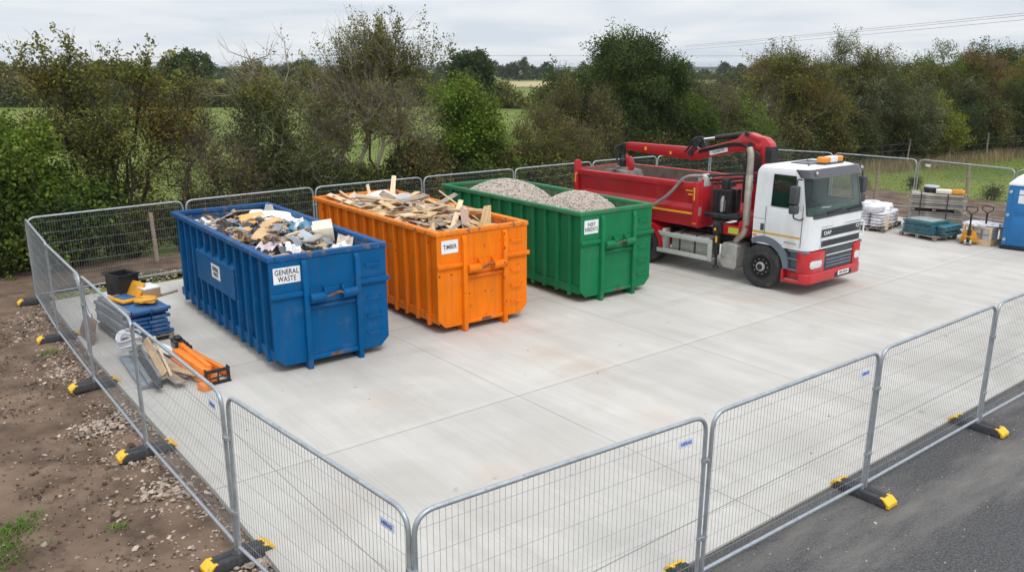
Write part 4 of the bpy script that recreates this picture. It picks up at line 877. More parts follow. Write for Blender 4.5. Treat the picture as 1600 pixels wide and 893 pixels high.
# ---- cab: own origin at its rear corner, turned a touch
cb = MB(); zl = [1.12, 1.30, 1.62, 1.88, 1.97, 2.10, 2.86, 2.93, 3.01, 3.05]
def xf(z): return 1.525 - (0 if z < 1.88 else .19 * ((z - 1.88) / 1.0) ** 1.2) - (.06 if z > 3.0 else 0) - (.10 if z > 3.04 else 0)
def ring(z):
    ins = 0 if z < 1.9 else .05 * (z - 1.9); 
    if z > 3.0: ins += .03
    if z > 3.04: ins += .10
    f = xf(z); r = .26; pts = []; xr = -.05 + (0 if z < 2.9 else (z - 2.9) * .5)
    a0 = ins; b0 = 2.5 - ins
    xs = [xr, .27, .43, f - .33, f - r]
    pts += [(x, a0) for x in xs]
    for k in range(1, 6):
        t = R(90 * k / 6); pts.append((f - r + r * math.sin(t), a0 + r - r * math.cos(t)))
    pts += [(f, a0 + r), (f + .0, a0 + r + .4), (f + .012, 1.25), (f, b0 - r - .4), (f, b0 - r)]
    for k in range(5, 0, -1):
        t = R(90 * k / 6); pts.append((f - r + r * math.sin(t), b0 - r + r * math.cos(t)))
    pts += [(x, b0) for x in xs[::-1]]
    return [(x, y, z) for x, y in pts]
rings = [ring(z) for z in zl]; nR = len(rings[0]); vs = [p for r_ in rings for p in r_]; fs = []; win = {'windscreen': [], 'side_window': [], 'side_window2': []}
for i in range(len(zl) - 1):
    for k in range(nR):
        k2 = (k + 1) % nR; q = (i * nR + k, i * nR + k2, (i + 1) * nR + k2, (i + 1) * nR + k)
        zm = (zl[i] + zl[i + 1]) / 2
        if 1.97 < zm < 2.86 and 6 <= k <= nR - 8 - 0: win['windscreen'].append(q)
        elif 2.1 < zm < 2.86 and k == 2: win['side_window'].append(q)
        elif 2.1 < zm < 2.86 and k == nR - 4: win['side_window2'].append(q)
        else: fs.append(q)
fs.append(tuple(range((len(zl) - 1) * nR, len(zl) * nR))); fs.append(tuple(range(nR))[::-1])
cb.v, cb.f = vs, fs
cab = cb.build('cab', M['cabwhite'], T, smooth=32); cab.rotation_euler = (0, 0, R(-3.46))
def sub(mb, name, mat, **k): return mb.build(name, M[mat] if isinstance(mat, str) else mat, cab, **k)
for nm_, g in (('windscreen', 'glass'), ('side_window', 'glass_dk'), ('side_window2', 'glass')):
    q = MB(); q.v, q.f = vs, win[nm_]; me = q; o = sub(me, nm_.replace('2', ''), g, smooth=60, recalc=False)
    bm = bmesh.new(); bm.from_mesh(o.data); bmesh.ops.delete(bm, geom=[v for v in bm.verts if not v.link_faces], context='VERTS'); bm.to_mesh(o.data); bm.free()
q = MB(); i0_, i1_ = 4, 6                                            # black rubber round the windscreen
edge = [Vector(rings[i][6]) for i in range(i0_, i1_ + 1)] + [Vector(rings[i1_][k]) for k in range(7, 19)] + [Vector(rings[i][18]) for i in range(i1_ - 1, i0_ - 1, -1)] + [Vector(rings[i0_][k]) for k in range(17, 5, -1)]
q.tube([p + Vector((.004, 0, 0)) for p in edge], .020, 6); sub(q, 'screen_seal', 'black_ink', smooth=60)
# black band under the screen, rubber round the windows
def front_x(y, z, off=0):
    f = xf(z) + off; ins = 0 if z < 1.9 else .05 * (z - 1.9); r = .26; yy = min(max(y, ins), 2.5 - ins)
    e = max(ins + r - yy, yy - (2.5 - ins - r), 0)
    return f - r + math.sqrt(max(r * r - e * e, 0)) + .004
def front_strip(name, ya, yb, za, zb, mat, th=.006, n=22, skew=0.):
    q = MB()
    for i in range(n + 1):
        y = ya + (yb - ya) * i / n
        for z in (za, zb): q.v += [(front_x(y, z), y, z), (front_x(y, z) + th, y, z)]
    for i in range(n):
        a = i * 4; b = a + 4
        q.f += [(a + 1, b + 1, b + 3, a + 3), (a, a + 2, b + 2, b), (a, b, b + 1, a + 1), (a + 2, a + 3, b + 3, b + 2)]
    q.f += [(0, 1, 3, 2), (n * 4, n * 4 + 2, n * 4 + 3, n * 4 + 1)]
    return sub(q, name, mat, smooth=50)
front_strip('scuttle_panel', .14, 2.36, 1.885, 1.975, 'dkplastic', .012)
front_strip('sun_visor', .05, 2.45, 2.83, 3.02, 'visor', .10)
for y in (.55, 1.95): 
    q = MB(); q.lathe([(0, 0), (.035, 0), (.035, .02), (0, .02)], (0, 0, 0), 'x', 12); o = sub(q, 'marker_lamp', 'lens'); o.location = (front_x(y, 2.95) + .10, y - .3 if y < 1 else y + .3, 2.96)
front_strip('upper_grille', .52, 2.26, 1.40, 1.60, 'dkplastic', .010); front_strip('upper_grille', .54, 2.26, 1.17, 1.32, 'dkplastic', .010)
q = MB()
for z in (1.455, 1.53): q.rng(1.537, 1.548, .8, 2.0, z - .012, z + .012)
for z in (1.22, 1.27): q.rng(1.537, 1.548, .62, 2.2, z - .01, z + .01)
sub(q, 'grille_bar', 'black_ink', bevel=.003)
text('badge_lettering', 'DAF', .125, M['lens'], cab, (1.552, .74, 1.50), (PI / 2, 0, PI / 2), .02, 1.35, depth=.004)
text('badge_lettering', 'CF', .115, M['lens'], cab, (1.548, 2.12, 1.53), (PI / 2, 0, PI / 2), .02, 1.2, depth=.004)
# doors: raised skins with shut lines, handle, stripe
for y, s in ((0, -1), (2.5, 1)):
    yy = lambda a: y + s * a
    q = MB()
    q.prism([(.305, 1.19), (1.29, 1.19), (1.29, 2.06), (.36, 2.06)], 'y', yy(.001), yy(.009)); dr = sub(q, 'door', 'cabwhite', bevel=.004)
    q = MB()
    q.rng(.285, .2985, yy(.0008), yy(.003), 1.2, 2.06); q.rng(1.296, 1.308, yy(.0008), yy(.003), 1.19, 2.2)
    q.rng(-.05, .28, yy(.0008), yy(.002), 1.745, 1.752)
    sub(q, 'shut_line', 'black_ink')
    q = MB(); q.rng(-.048, .2845, yy(.0035), yy(.006), 1.385, 1.435); q.rng(.30, 1.28, yy(.0095), yy(.012), 1.385, 1.435); sub(q, 'stripe', 'stripe')
    q = MB(); q.rng(.17, .27, yy(.001), yy(.014), 1.46, 1.63); sub(q, 'door_handle', 'dkplastic', bevel=.008)
    q = MB(); q.rng(-.02, .08, yy(.001), yy(.02), 1.30, 1.35); sub(q, 'side_marker', 'amber', bevel=.006)
    q = MB()                                                          # window rubber
    e = .05 * .2; e2 = .05 * .96
    for a, b_ in (((.43, 2.10), (1.16, 2.10)), ((.43, 2.86), (1.02, 2.86)), ((.43, 2.10), (.43, 2.86)), ((1.165, 2.10), (1.02, 2.86))):
        q.bar((a[0], y - s * (.05 * (a[1] - 1.9)) + s * .004, a[1]), (b_[0], y - s * (.05 * (b_[1] - 1.9)) + s * .004, b_[1]), .012, .03, (0, s, 0))
    sub(q, 'window_seal', 'black_ink')
    q = MB(); q.rng(.86, 1.2, yy(.0095), yy(.0115), 1.24, 1.285); o = sub(q, 'badge', 'alu')
# skirt: wheel arch, steps
for y, s in ((0, 1), (2.5, -1)):
    a = MB(); N_ = 14; xc, zc = .27, .545
    po = [(-.07, 1.34), (.3, 1.30), (.62, 1.22), (.86, 1.119), (.96, .9), (1.0, .62), (1.0, .60)]; 
    outer = []; inner = []
    def arc(r, n0, n1, k): 
        t = R(n0 + (n1 - n0) * k / N_); return (xc + r * math.cos(t), zc + r * math.sin(t))
    for k in range(N_ + 1):
        p = arc(.62, 6, 118, k); inner.append(p); d_ = Vector((p[0] - xc, p[1] - zc)).normalized()
        t = k / N_; outer.append((xc + d_.x * (.74 + .10 * math.sin(PI * t)), zc + d_.y * (.74 + .06 * math.sin(PI * t))))
    for k in range(N_): a.prism([outer[k], outer[k + 1], inner[k + 1], inner[k]], 'y', y - s * .012, y + s * .35)
    sub(a, 'wheel_arch', 'bluegrey', smooth=40)
    a = MB(); a.rng(.98, 1.44, y + s * .12, y + s * .5, .62, 1.12); a.rng(.98, 1.42, y + s * .01, y + s * .119, .86, .90); a.rng(.98, 1.42, y + s * .01, y + s * .119, .60, .64); a.rng(.985, 1.5, y + s * .0, y + s * .118, 1.055, 1.118)
    sub(a, 'entry_step', 'bluegrey', bevel=.008)
    a = MB(); a.rng(.84, 1.33, y + s * .14, y + s * .5, .31, .6); a.rng(.84, 1.33, y + s * .0, y + s * .139, .29, .36); a.rng(.84, .90, y + s * .0, y + s * .139, .3605, .595)
    sub(a, 'lower_step', 'red', bevel=.012)
    a = MB(); a.rng(.93, 1.30, y + s * .02, y + s * .13, .3605, .372); sub(a, 'step_tread', 'alu')
# bumper and lamp pods
def plan(yA, yB, x_in, r=.22, off=0.):
    pts = [(x_in, yA)]
    f = 1.545 + off
    if yA < .3:
        for k in range(7): t = R(90 * k / 6); pts.append((f - r + r * math.sin(t), yA + r - r * math.cos(t)))
    else: pts.append((f, yA))
    if yB > 2.2:
        for k in range(6, -1, -1): t = R(90 * k / 6); pts.append((f - r + r * math.sin(t), yB - r + r * math.cos(t)))
    else: pts.append((f, yB))
    pts.append((x_in, yB)); return pts
q = MB(); q.prism(plan(-.01, 2.51, 1.30, off=.03), 'z', .30, .56); sub(q, 'bumper', 'red', bevel=.03, seg=3)
q = MB(); q.prism(plan(-.005, .72, 1.25, off=.012), 'z', .562, 1.085); sub(q, 'lamp_pod', 'red', bevel=.02)
q = MB(); q.prism(plan(2.02, 2.505, 1.25, off=.012), 'z', .562, 1.085); sub(q, 'lamp_pod', 'red', bevel=.02)
q = MB(); q.prism(plan(.74, 2.0, 1.3, off=-.01), 'z', .562, 1.10); lg = sub(q, 'lower_grille', 'dkplastic', bevel=.01)
q = MB()
for z in (.66, .74, .82): q.rng(1.536, 1.556, .80, 1.95, z - .022, z + .022)
sub(q, 'grille_slat', 'bluegrey', bevel=.008)
q = MB(); q.rng(1.536, 1.552, .78, 1.96, .93, .955); sub(q, 'chrome_strip', 'lens')
for ya, yb in ((.12, .62), (2.09, 2.40)):
    q = MB(); q.prism([(ya, .72), (ya + .05, .68), (yb - .06, .68), (yb, .74), (yb - .02, .86), (ya + .06, .88), (ya, .84)], 'x', 1.50 if .3 < ya < 2 else 1.47, 1.562); sub(q, 'headlight', 'lens', bevel=.012)
q = MB(); q.rng(1.573, 1.583, 1.22, 1.98, .335, .45); sub(q, 'plate_recess', 'black_ink')
q = MB(); q.rng(1.584, 1.589, 1.34, 1.84, .37, .48); sub(q, 'number_plate', 'plain_white')
text('plate_lettering', 'BSE 6RHR', .085, M['black_ink'], cab, (1.5905, 1.59, .425), (PI / 2, 0, PI / 2), .015, 1.05)
q = MB(); q.rng(1.575, 1.59, 1.15, 1.9, .335, .35); 
# grab rail at the far front corner
q = MB(); q.tube(rpath([(1.38, 2.50, 1.58), (1.44, 2.62, 1.58), (1.44, 2.62, 1.20), (1.38, 2.50, 1.20)], .06), .022, 10); sub(q, 'grab_rail', 'cabwhite', smooth=50)
# mirrors
for y, s in ((0, -1), (2.5, 1)):
    q = MB(); q.rng(1.12, 1.30, y + s * .16, y + s * .36, 2.26, 2.68); m1 = sub(q, 'mirror', 'dkplastic', bevel=.035, seg=3)
    q = MB(); q.rng(1.12, 1.30, y + s * .15, y + s * .35, 2.02, 2.23); sub(q, 'mirror', 'dkplastic', bevel=.04, seg=3)
    q = MB(); q.tube(rpath([(1.2, y + s * .0, 2.80), (1.22, y + s * .2, 2.84), (1.21, y + s * .25, 2.5), (1.21, y + s * .25, 1.92), (1.3, y + s * .1, 1.86), (1.32, y, 1.90)], .06), .02, 8); sub(q, 'mirror_arm', 'dkplastic', smooth=50)
# wipers
for y in (.7, 1.6):
    q = MB(); q.tube([(1.545, y, 1.95), (1.535, y + .35, 2.0), (1.525, y + .6, 2.02)], .012, 6); q.bar((1.545, y - .0, 2.0), (1.53, y + .66, 2.03), .012, .03); sub(q, 'wiper', 'black_ink')
q = MB()                                                              # panel gaps on the nose
for y in (.50, 2.28): q.box((front_x(y, 1.36) - .0035, y, 1.36), (.004, .008, .50))
q.box((front_x(1.4, 1.66), 1.39, 1.655), (.006, 1.78, .008)); sub(q, 'nose_gap', 'black_ink')
# inside: dash, seats, wheel, rear trim
q = MB(); q.rng(.95, 1.35, .1, 2.4, 1.9, 2.02); q.rng(.0, 1.3, .08, 2.42, 1.55, 1.60); q.rng(-.02, .02, .06, 2.44, 1.6, 2.95); q.rng(.02, 1.2, .1, 2.4, 2.94, 2.96); sub(q, 'cabin_trim', 'cabin')
for y in (.6, 1.85):
    q = MB(); q.rng(.1, .5, y - .26, y + .26, 1.6, 2.0); q.rng(.05, .22, y - .25, y + .25, 2.0, 2.5); q.rng(.06, .18, y - .14, y + .14, 2.52, 2.72); sub(q, 'driver_seat', 'cabin', bevel=.05, seg=3)
q = MB(); q.tube([(.80 + .18 * math.cos(t) * .5, .6 + .22 * math.sin(t), 2.12 + .18 * math.cos(t)) for t in [2 * PI * k / 24 for k in range(25)]], .016, 6, False); q.tube([(.8, .6, 2.12), (1.05, .6, 1.95)], .03, 8); sub(q, 'steering_wheel', 'black_ink', smooth=50)
q = MB(); q.box((1.18, 1.2, 2.03), (.2, .28, .01), (0, -.15, .3)); sub(q, 'paper_sheet', 'plain_white')
# roof: light bar, hatch, aerial
q = MB(); q.rng(.80, 1.06, 1.17, 2.03, 3.05, 3.085); bar_ = sub(q, 'beacon_bar', 'dkplastic', bevel=.01)
q = MB(); q.rng(.81, 1.05, 1.18, 1.45, 3.0855, 3.23); q.rng(.81, 1.05, 1.78, 2.02, 3.0855, 3.23); sub(q, 'beacon_lens', 'amber', bevel=.035, seg=3)
q = MB(); q.rng(.82, 1.04, 1.452, 1.778, 3.0855, 3.225); sub(q, 'beacon_centre', 'plain_white', bevel=.012)
q = MB(); q.rng(.25, .78, .95, 1.75, 3.045, 3.075); sub(q, 'roof_hatch', 'visor', bevel=.02)
q = MB(); q.tube([(.88, .75, 3.03), (.80, .74, 3.32)], .006, 5); q.lathe([(.03, 3.04), (.02, 3.07), (0, 3.07)], (.88, .75, 0), 'z', 10); sub(q, 'aerial', 'black_ink')
# ------------------------------------------------------------------ materials piled by the left fence
M['bluepl'] = pm('blue_plastic_board', (.02, .10, .26), .45, var=.15, dirt=(.12, .14, .17), dscale=5, damt=.56, dsharp=.2)
M['greyedge'] = pm('grey_board_edge', (.20, .215, .235), .7, var=.2, dirt=(.3, .28, .25), dscale=5, damt=.55, dsharp=.2)
M['blackpl'] = pm('black_plastic', (.015, .016, .018), .35, var=.3)
M['orange_bar'] = pm('orange_plastic', (.85, .23, .015), .45, var=.1, dirt=(.45, .16, .05), dscale=5, damt=.6, dsharp=.2)
M['yellow_case'] = pm('yellow_case', (.64, .29, .015), .55, var=.15, dirt=(.30, .17, .08), dscale=6, damt=.56, dsharp=.2)
M['pallet_wood'] = pm('pallet_wood', (.25, .205, .16), .85, var=.25, scale=3, dirt=(.18, .14, .11), dscale=4, damt=.52, dsharp=.2)
M['sack_white'] = pm('white_sack', (.70, .70, .74), .5, var=.08, bump=.6, bscale=14)
M['sack_purple'] = pm('purple_print', (.26, .14, .42), .5, var=.2)
M['teal'] = pm('teal_board', (.015, .115, .155), .5, var=.2, dirt=(.12, .17, .18), dscale=4, damt=.56, dsharp=.2)
M['teal_edge'] = pm('pale_board_edge', (.26, .30, .30), .8, var=.2)
M['board_grey'] = pm('weathered_grey_board', (.35, .315, .275), .9, var=.25, scale=3, dirt=(.14, .12, .10), dscale=4, damt=.54, dsharp=.2, island=.2)
def pallet(label, x, y, a, l=1.2, w=1.0, name='wooden_pallet'):
    t = thing(name, label, 'pallet', (x, y, 0), a, 'wooden pallets')
    b = MB()
    for k in range(3): b.rng(0, l, (w - .1) * k / 2, (w - .1) * k / 2 + .1, .003, .022)
    for k in range(3):
        for j in range(3): b.rng((l - .1) * j / 2, (l - .1) * j / 2 + .1, (w - .1) * k / 2 + .002, (w - .1) * k / 2 + .098, .0225, .10)
    b.build('bearer', M['pallet_wood'], t)
    d = MB()
    for k in range(3): d.rng((l - .1) * k / 2, (l - .1) * k / 2 + .1, 0, w, .1005, .118)
    for k in range(6): d.rng(0, l, (w - .1) * k / 5, (w - .1) * k / 5 + .1, .1185, .138)
    d.build('deck', M['pallet_wood'], t, bevel=.004, seg=1); return t
def local(x, y, a, u, v): return (x + u * math.cos(a) - v * math.sin(a), y + u * math.sin(a) + v * math.cos(a))
a = R(-47.4); px, py = -8.78, 16.72
pallet('dark wooden pallet under the stack of blue boards by the left fence', px, py, a, 1.75, .95)
rr = random.Random(5)
for k in range(7):
    z = .14 + k * .083; u, v = .03 + rr.uniform(-.05, .05), .02 + rr.uniform(-.04, .04)
    t = thing('blue_board', 'blue ribbed plastic board with grey edge in the stack by the left fence', 'board', (*local(px, py, a, u, v), z), a + rr.uniform(-.03, .03), 'stacked blue boards by the left fence')
    b = MB(); b.rng(.05, 1.60, .14, .88, .010, .060); b.rng(1.6005, 1.68 + rr.uniform(-.02, .03), .15, .52, .016, .072); b.rng(1.6005, 1.68 + rr.uniform(-.02, .03), .535, .90, .012, .070)
    b.build('panel', M['bluepl'], t, bevel=.005); b = MB(); b.rng(.0, 1.64, .0, .139, .004, .078); b.build('edge_strip', M['greyedge'], t, bevel=.008)
zt_ = .14 + 7 * .083
t = thing('tool_case', 'open yellow tool case lying on the stacked blue boards', 'case', (*local(px, py, a, .78, .38), zt_ + .05), a + .2)
b = MB(); b.rng(-.34, .30, -.22, .22, -.05, .02); b.build('tray', M['yellow_case'], t, bevel=.03)
b = MB(); b.rng(-.2, .2, -.15, .13, .0202, .04); b.build('insert', M['bluepl'], t, bevel=.01)
b = MB(); b.box((-.05, .27, .13), (.54, .05, .32), (-.55, 0, 0)); b.build('lid', M['yellow_case'], t, bevel=.03)
b = MB(); b.blob((0, 0, 0), (.24, .17, .09), .3, 1.8, 4, 3, flat=.6); o = b.build('orange_bag', M['yellow_case'], smooth=40); o.location = (*local(px, py, a, 1.30, .62), zt_ + .07); tag(o, 'soft orange bag lying on the front end of the stacked blue boards', 'bag')
t = thing('black_bin', 'black open plastic bin with a carrying bar at the far end of the blue boards', 'bin', (*local(px, py, a, .26, .52), zt_), a + .25)
b = MB()
for x0, x1, y0, y1 in ((-.25, -.235, -.22, .22), (.235, .25, -.22, .22), (-.2345, .2345, -.22, -.205), (-.2345, .2345, .205, .22)): b.rng(x0, x1, y0, y1, .02, .46)
b.rng(-.25, .25, -.22, .22, 0, .0195); b.build('body', M['blackpl'], t, bevel=.006)
b = MB(); b.rng(-.27, -.2505, -.24, .24, .43, .47); b.rng(.2505, .27, -.24, .24, .43, .47); b.rng(-.25, .25, -.24, -.2205, .43, .47); b.rng(-.25, .25, .2205, .24, .43, .47); b.build('lip', M['blackpl'], t, bevel=.006)
b = MB(); b.tube(rpath([(-.26, -.1, .36), (-.62, -.1, .40), (-.62, .1, .40), (-.26, .1, .36)], .06), .014, 8); b.build('handle', M['black_steel'], t)
t = thing('carton', 'white topped cardboard carton on the right side of the blue boards', 'carton', (*local(px, py, a, .80, .83), zt_), a + .1)
b = MB(); b.rng(-.24, .24, -.17, .17, 0, .20); b.build('box', M['cardboard'], t, bevel=.005); b = MB(); b.rng(-.245, .245, -.175, .175, .2005, .235); b.build('lid', M['white_p'], t, bevel=.006)
b = MB(); b.tube([(-.02, 0, 0), (.35, .05, .02)], .03, 8); o = b.build('wooden_pole', M['oldwood'], smooth=40); o.location = (*local(px, py, a, 1.0, 1.05), zt_ + .03); o.rotation_euler = (0, 0, .8); tag(o, 'round wooden tool handle sticking out right of the carton on the blue boards', 'handle')
# grey panels, rope, planks in front of the stack
def loose(name, label, cat, c0, c1, z0, z1, w, h, mat, roll=0, bev=.006, group='loose materials by the left fence'):
    A, B = Vector((*c0, z0)), Vector((*c1, z1)); b = MB(); L_ = (B - A).length
    b.rng(0, L_, -w / 2, w / 2, -h / 2, h / 2); o = b.build(name, M[mat], bevel=bev, seg=1); x = (B - A).normalized(); y = Vector((0, 0, 1)).cross(x).normalized(); z = x.cross(y)
    o.matrix_world = Matrix.Translation(A) @ Matrix((x, y, z)).transposed().to_4x4() @ Matrix.Rotation(roll, 4, 'X'); return tag(o, label, cat, group)
loose('grey_sheet', 'long grey panel lowest against the fence in the scrap pile', 'panel', (-7.30, 14.85), (-6.25, 13.35), .05, .05, .30, .07, 'slate')
loose('grey_sheet', 'grey panel leaning on top of the lowest one in the scrap pile', 'panel', (-7.15, 14.85), (-6.15, 13.35), .20, .15, .24, .06, 'greyedge', .4)
loose('dark_channel', 'dark steel channel lying on the grey panels', 'channel', (-6.95, 14.55), (-5.98, 13.12), .24, .14, .11, .10, 'black_steel', .2)
loose('yellow_plank', 'yellowish plank lying on edge in the scrap pile by the left fence', 'plank', (-7.0, 15.0), (-6.05, 13.5), .34, .22, .13, .035, 'pine', .7)
loose('timber_length', 'long thin pale batten beside the yellowish plank', 'timber', (-6.88, 15.1), (-5.95, 13.55), .36, .16, .05, .04, 'pine2')
for i, (x, y, an, l, w_, mt, lb) in enumerate([(-6.45, 14.5, -.8, 1.3, .22, 'beige', 'wide beige board in the middle of the scrap pile by the left fence'), (-6.25, 14.1, -1.0, 1.1, .18, 'pink_wood', 'pinkish board in the scrap pile by the left fence'), (-6.05, 14.0, -.55, .8, .24, 'cardboard', 'brown flat board near the orange bars in the scrap pile'),
                          (-5.95, 13.6, -.75, .7, .2, 'oldwood', 'weathered board at the front end of the scrap pile'), (-6.55, 14.95, -.6, .9, .25, 'white_p', 'white flat panel behind the boards of the scrap pile'), (-5.75, 13.75, -.4, .6, .14, 'pine', 'short tan board next to the ends of the orange bars'), (-6.35, 13.85, -.9, 1.0, .16, 'oldwood', 'dark weathered plank in the scrap pile')]):
    c, s = math.cos(an), math.sin(an); loose('scrap_board', lb, 'board', (x - c * l / 2, y - s * l / 2), (x + c * l / 2, y + s * l / 2), .06 + i * .022, .07 + i * .012, w_, .03, mt, .1 * (-1) ** i)
t = thing('rope_coil', 'coil of off white rope with a red end hanging over the grey panels', 'rope', (-7.22, 14.82, .33), -.8)
b = MB(); rr = random.Random(2)
for i in range(7):
    r = .22 + rr.uniform(-.03, .04); pts = [(r * 1.2 * math.cos(q) + rr.uniform(-.01, .01), r * .8 * math.sin(q), .03 * i * .7 + .05 * math.cos(q * 2)) for q in [2 * PI * k / 22 for k in range(23)]]; b.tube(pts, .022, 7, False)
b.build('coil', M['sack_white'], t, smooth=60); b = MB(); b.tube([(.25 * math.cos(q), .19 * math.sin(q), .20) for q in [PI * (.35 + .6 * k / 10) for k in range(11)]], .024, 7); b.build('red_end', M['pinkw'], t, smooth=60)
# orange bars with black end brackets
a = R(-48.5); ox, oy = -6.52, 14.86
for i, (u, v, z, l) in enumerate([(.32, -.02, .075, 1.5), (.32, .14, .075, 1.5), (.25, .05, .205, 1.5), (.08, .20, .25, 1.6), (.05, .33, .10, 1.65)]):
    top = i in (3, 4)
    t = thing('orange_bar', ['orange plastic bar lowest in the bundle, nearest the fence', 'orange plastic bar in the bottom layer of the bundle beneath the upper bars', 'orange plastic bar lying on top of the bundle near the fence', 'thin orange bar with a black head on top of the bundle', 'thin orange bar with a black head lying on the side nearer the blue container'][i], 'plastic bar', (*local(ox, oy, a, u, v), z), a + (.06 if i == 4 else 0) + (-.05 if i == 3 else 0), 'orange plastic bars by the left fence')
    b = MB(); w_ = .085 if top else .135
    b.rng(0, l, -w_ / 2, w_ / 2, -.058, .058); b.rng(.02, l - .02, -w_ / 2 - .008, -w_ / 2 + .0, -.02, .02); b.build('bar', M['orange_bar'], t, bevel=.016)
    if top:
        b = MB(); b.rng(-.28, .03, -.10, .10, -.085, .09); b.rng(-.22, -.02, -.06, .06, .0905, .15); b.build('head', M['blackpl'], t, bevel=.02)
b = MB(); b.rng(-.012, .012, -.2, .2, .0, .05); b.rng(-.012, .012, -.2, .2, .2, .27); b.rng(-.05, .05, -.22, .22, 0, .02)
for s in (-1, 0, 1): b.rng(-.012 - .10 * abs(s), .0125, s * .2 - .014, s * .2 + .014, .0, .274)
b.rng(-.011, .011, -.19, .19, .10, .13); o = b.build('black_bracket', M['blackpl'], bevel=.01); o.location = (*local(ox, oy, a, 1.84, .20), .0); o.rotation_euler = (0, 0, a); tag(o, 'black bracket closing the near end of the orange bars', 'bracket')
b = MB(); b.rng(-.10, .10, -.09, .09, 0, .12); o = b.build('orange_block', M['orange_bar'], bevel=.015); o.location = (*local(ox, oy, a, 1.98, -.10), 0); o.rotation_euler = (0, 0, a + .2); tag(o, 'small orange block on the concrete in front of the black bracket', 'block')
# prop leaning on the fence
b = MB(); b.tube([(-9.25, 16.95, 1.15), (-8.72, 16.35, .35)], .03, 8); b.tube([(-8.75, 16.4, .42), (-8.62, 16.24, .16)], .045, 8); o = b.build('steel_prop', M['galv'], smooth=50); tag(o, 'thin steel prop leaning against the left fence beside the blue boards', 'prop')
b = MB(); b.prism([(-.5, 0), (.5, 0), (.42, .5), (-.38, .44)], 'y', -.02, .02); o = b.build('brown_board', M['brown_p'], bevel=.005); o.location = (-8.68, 16.0, .0); o.rotation_euler = (-.3, 0, R(-50)); tag(o, 'brown board leaning on the pallet of blue boards by the fence', 'board')

# ------------------------------------------------------------------ pallets on the right
a = R(49.5); px, py = 12.42, 27.15
pallet('pallet carrying white sacks right of the truck cab', px - 1.1 * math.cos(a + PI / 2) * 0, py, a, 1.9, 1.1)
sk = 0
def sack(x, y, z, rz, l, w, h, label, seed, purple=None, tilt=0):
    b = MB(); bm = bmesh.new(); bmesh.ops.create_icosphere(bm, subdivisions=4, radius=1); off = Vector((seed * 3.1, seed, 0)); vs = []
    for v in bm.verts:
        d = v.co; s_ = lambda q, e: math.copysign(abs(q) ** e, q); n_ = 1 + .10 * noise.noise(d * 2.5 + off) + .05 * noise.noise(d * 6 + off)
        vs.append((s_(d.x, .6) * l / 2 * n_, s_(d.y, .65) * w / 2 * n_, s_(d.z, .8) * h / 2 * n_))
    b.v = vs; b.f = [tuple(v.index for v in f.verts) for f in bm.faces]; bm.free()
    t = thing('white_sack', label, 'sack', (x, y, z), rz, 'white sacks on the pallet'); t.rotation_euler = (tilt, 0, rz)
    o = b.build('sack', M['sack_white'], t, smooth=60)
    if purple:
        dx_, dy_ = -.36 * math.cos(-rz) + .93 * math.sin(-rz) + purple[0] * .8, -.36 * math.sin(-rz) - .93 * math.cos(-rz); q = MB(); q.blob((dx_ * l * .30, dy_ * w * .30, h * .12), (purple[2] * 1.35, purple[3] * 1.35, h * .40), .15, 2, seed, 3); q.build('purple_print', M['sack_purple'], t, smooth=50)
rr = random.Random(6)
SL = 'white sack in the neat flat stack on the pallet right of the cab'
for k in range(5):
    for u, v in ((.45, .3), (.45, .78)): 
        sack(*local(px, py, a, u + rr.uniform(-.02, .02), v + rr.uniform(-.02, .02)), .205 + k * .10, a + PI / 2 * 0, .86, .5, .125, SL, sk); sk += 1
for k in range(4):
    for u, v in ((1.38, .3), (1.38, .80)): sack(*local(px, py, a, u, v), .205 + k * .11, a, .9, .52, .14, 'white sack in the lower right hand stack on the pallet of sacks', sk, (.3, -.5, .12, .1) if k > 1 and v < .5 else None); sk += 1
sack(*local(px, py, a, .36, .55), .80, a + .5, .95, .75, .38, 'large bulging white sack on top of the flat stack, next to the cab', 40, (.55, -.35, .14, .16))
sack(*local(px, py, a, .80, .42), .66, a + .9, .7, .45, .24, 'white sack slumped in the middle of the sack pallet', 42)
sack(*local(px, py, a, 1.35, .50), .68, a + .2, .95, .6, .24, 'white sack lying across the right hand end of the sack pallet', 41)
b = MB(); b.rng(-.03, .03, -.09, .09, .0, .52); o = b.build('upright_board', M['pine2'], bevel=.004); o.location = (*local(px, py, a, -.04, -.08), .13); o.rotation_euler = (0, 0, a + PI / 2); tag(o, 'pale upright board at the near corner of the sack pallet', 'board')
b = MB(); b.tube([(0, 0, 0), (0, 0, .85)], .035, 6); o = b.build('short_post', M['oldwood'], smooth=40); o.location = (12.95, 29.6, -.06); tag(o, 'short dark post standing in the soil behind the sack pallet', 'post')
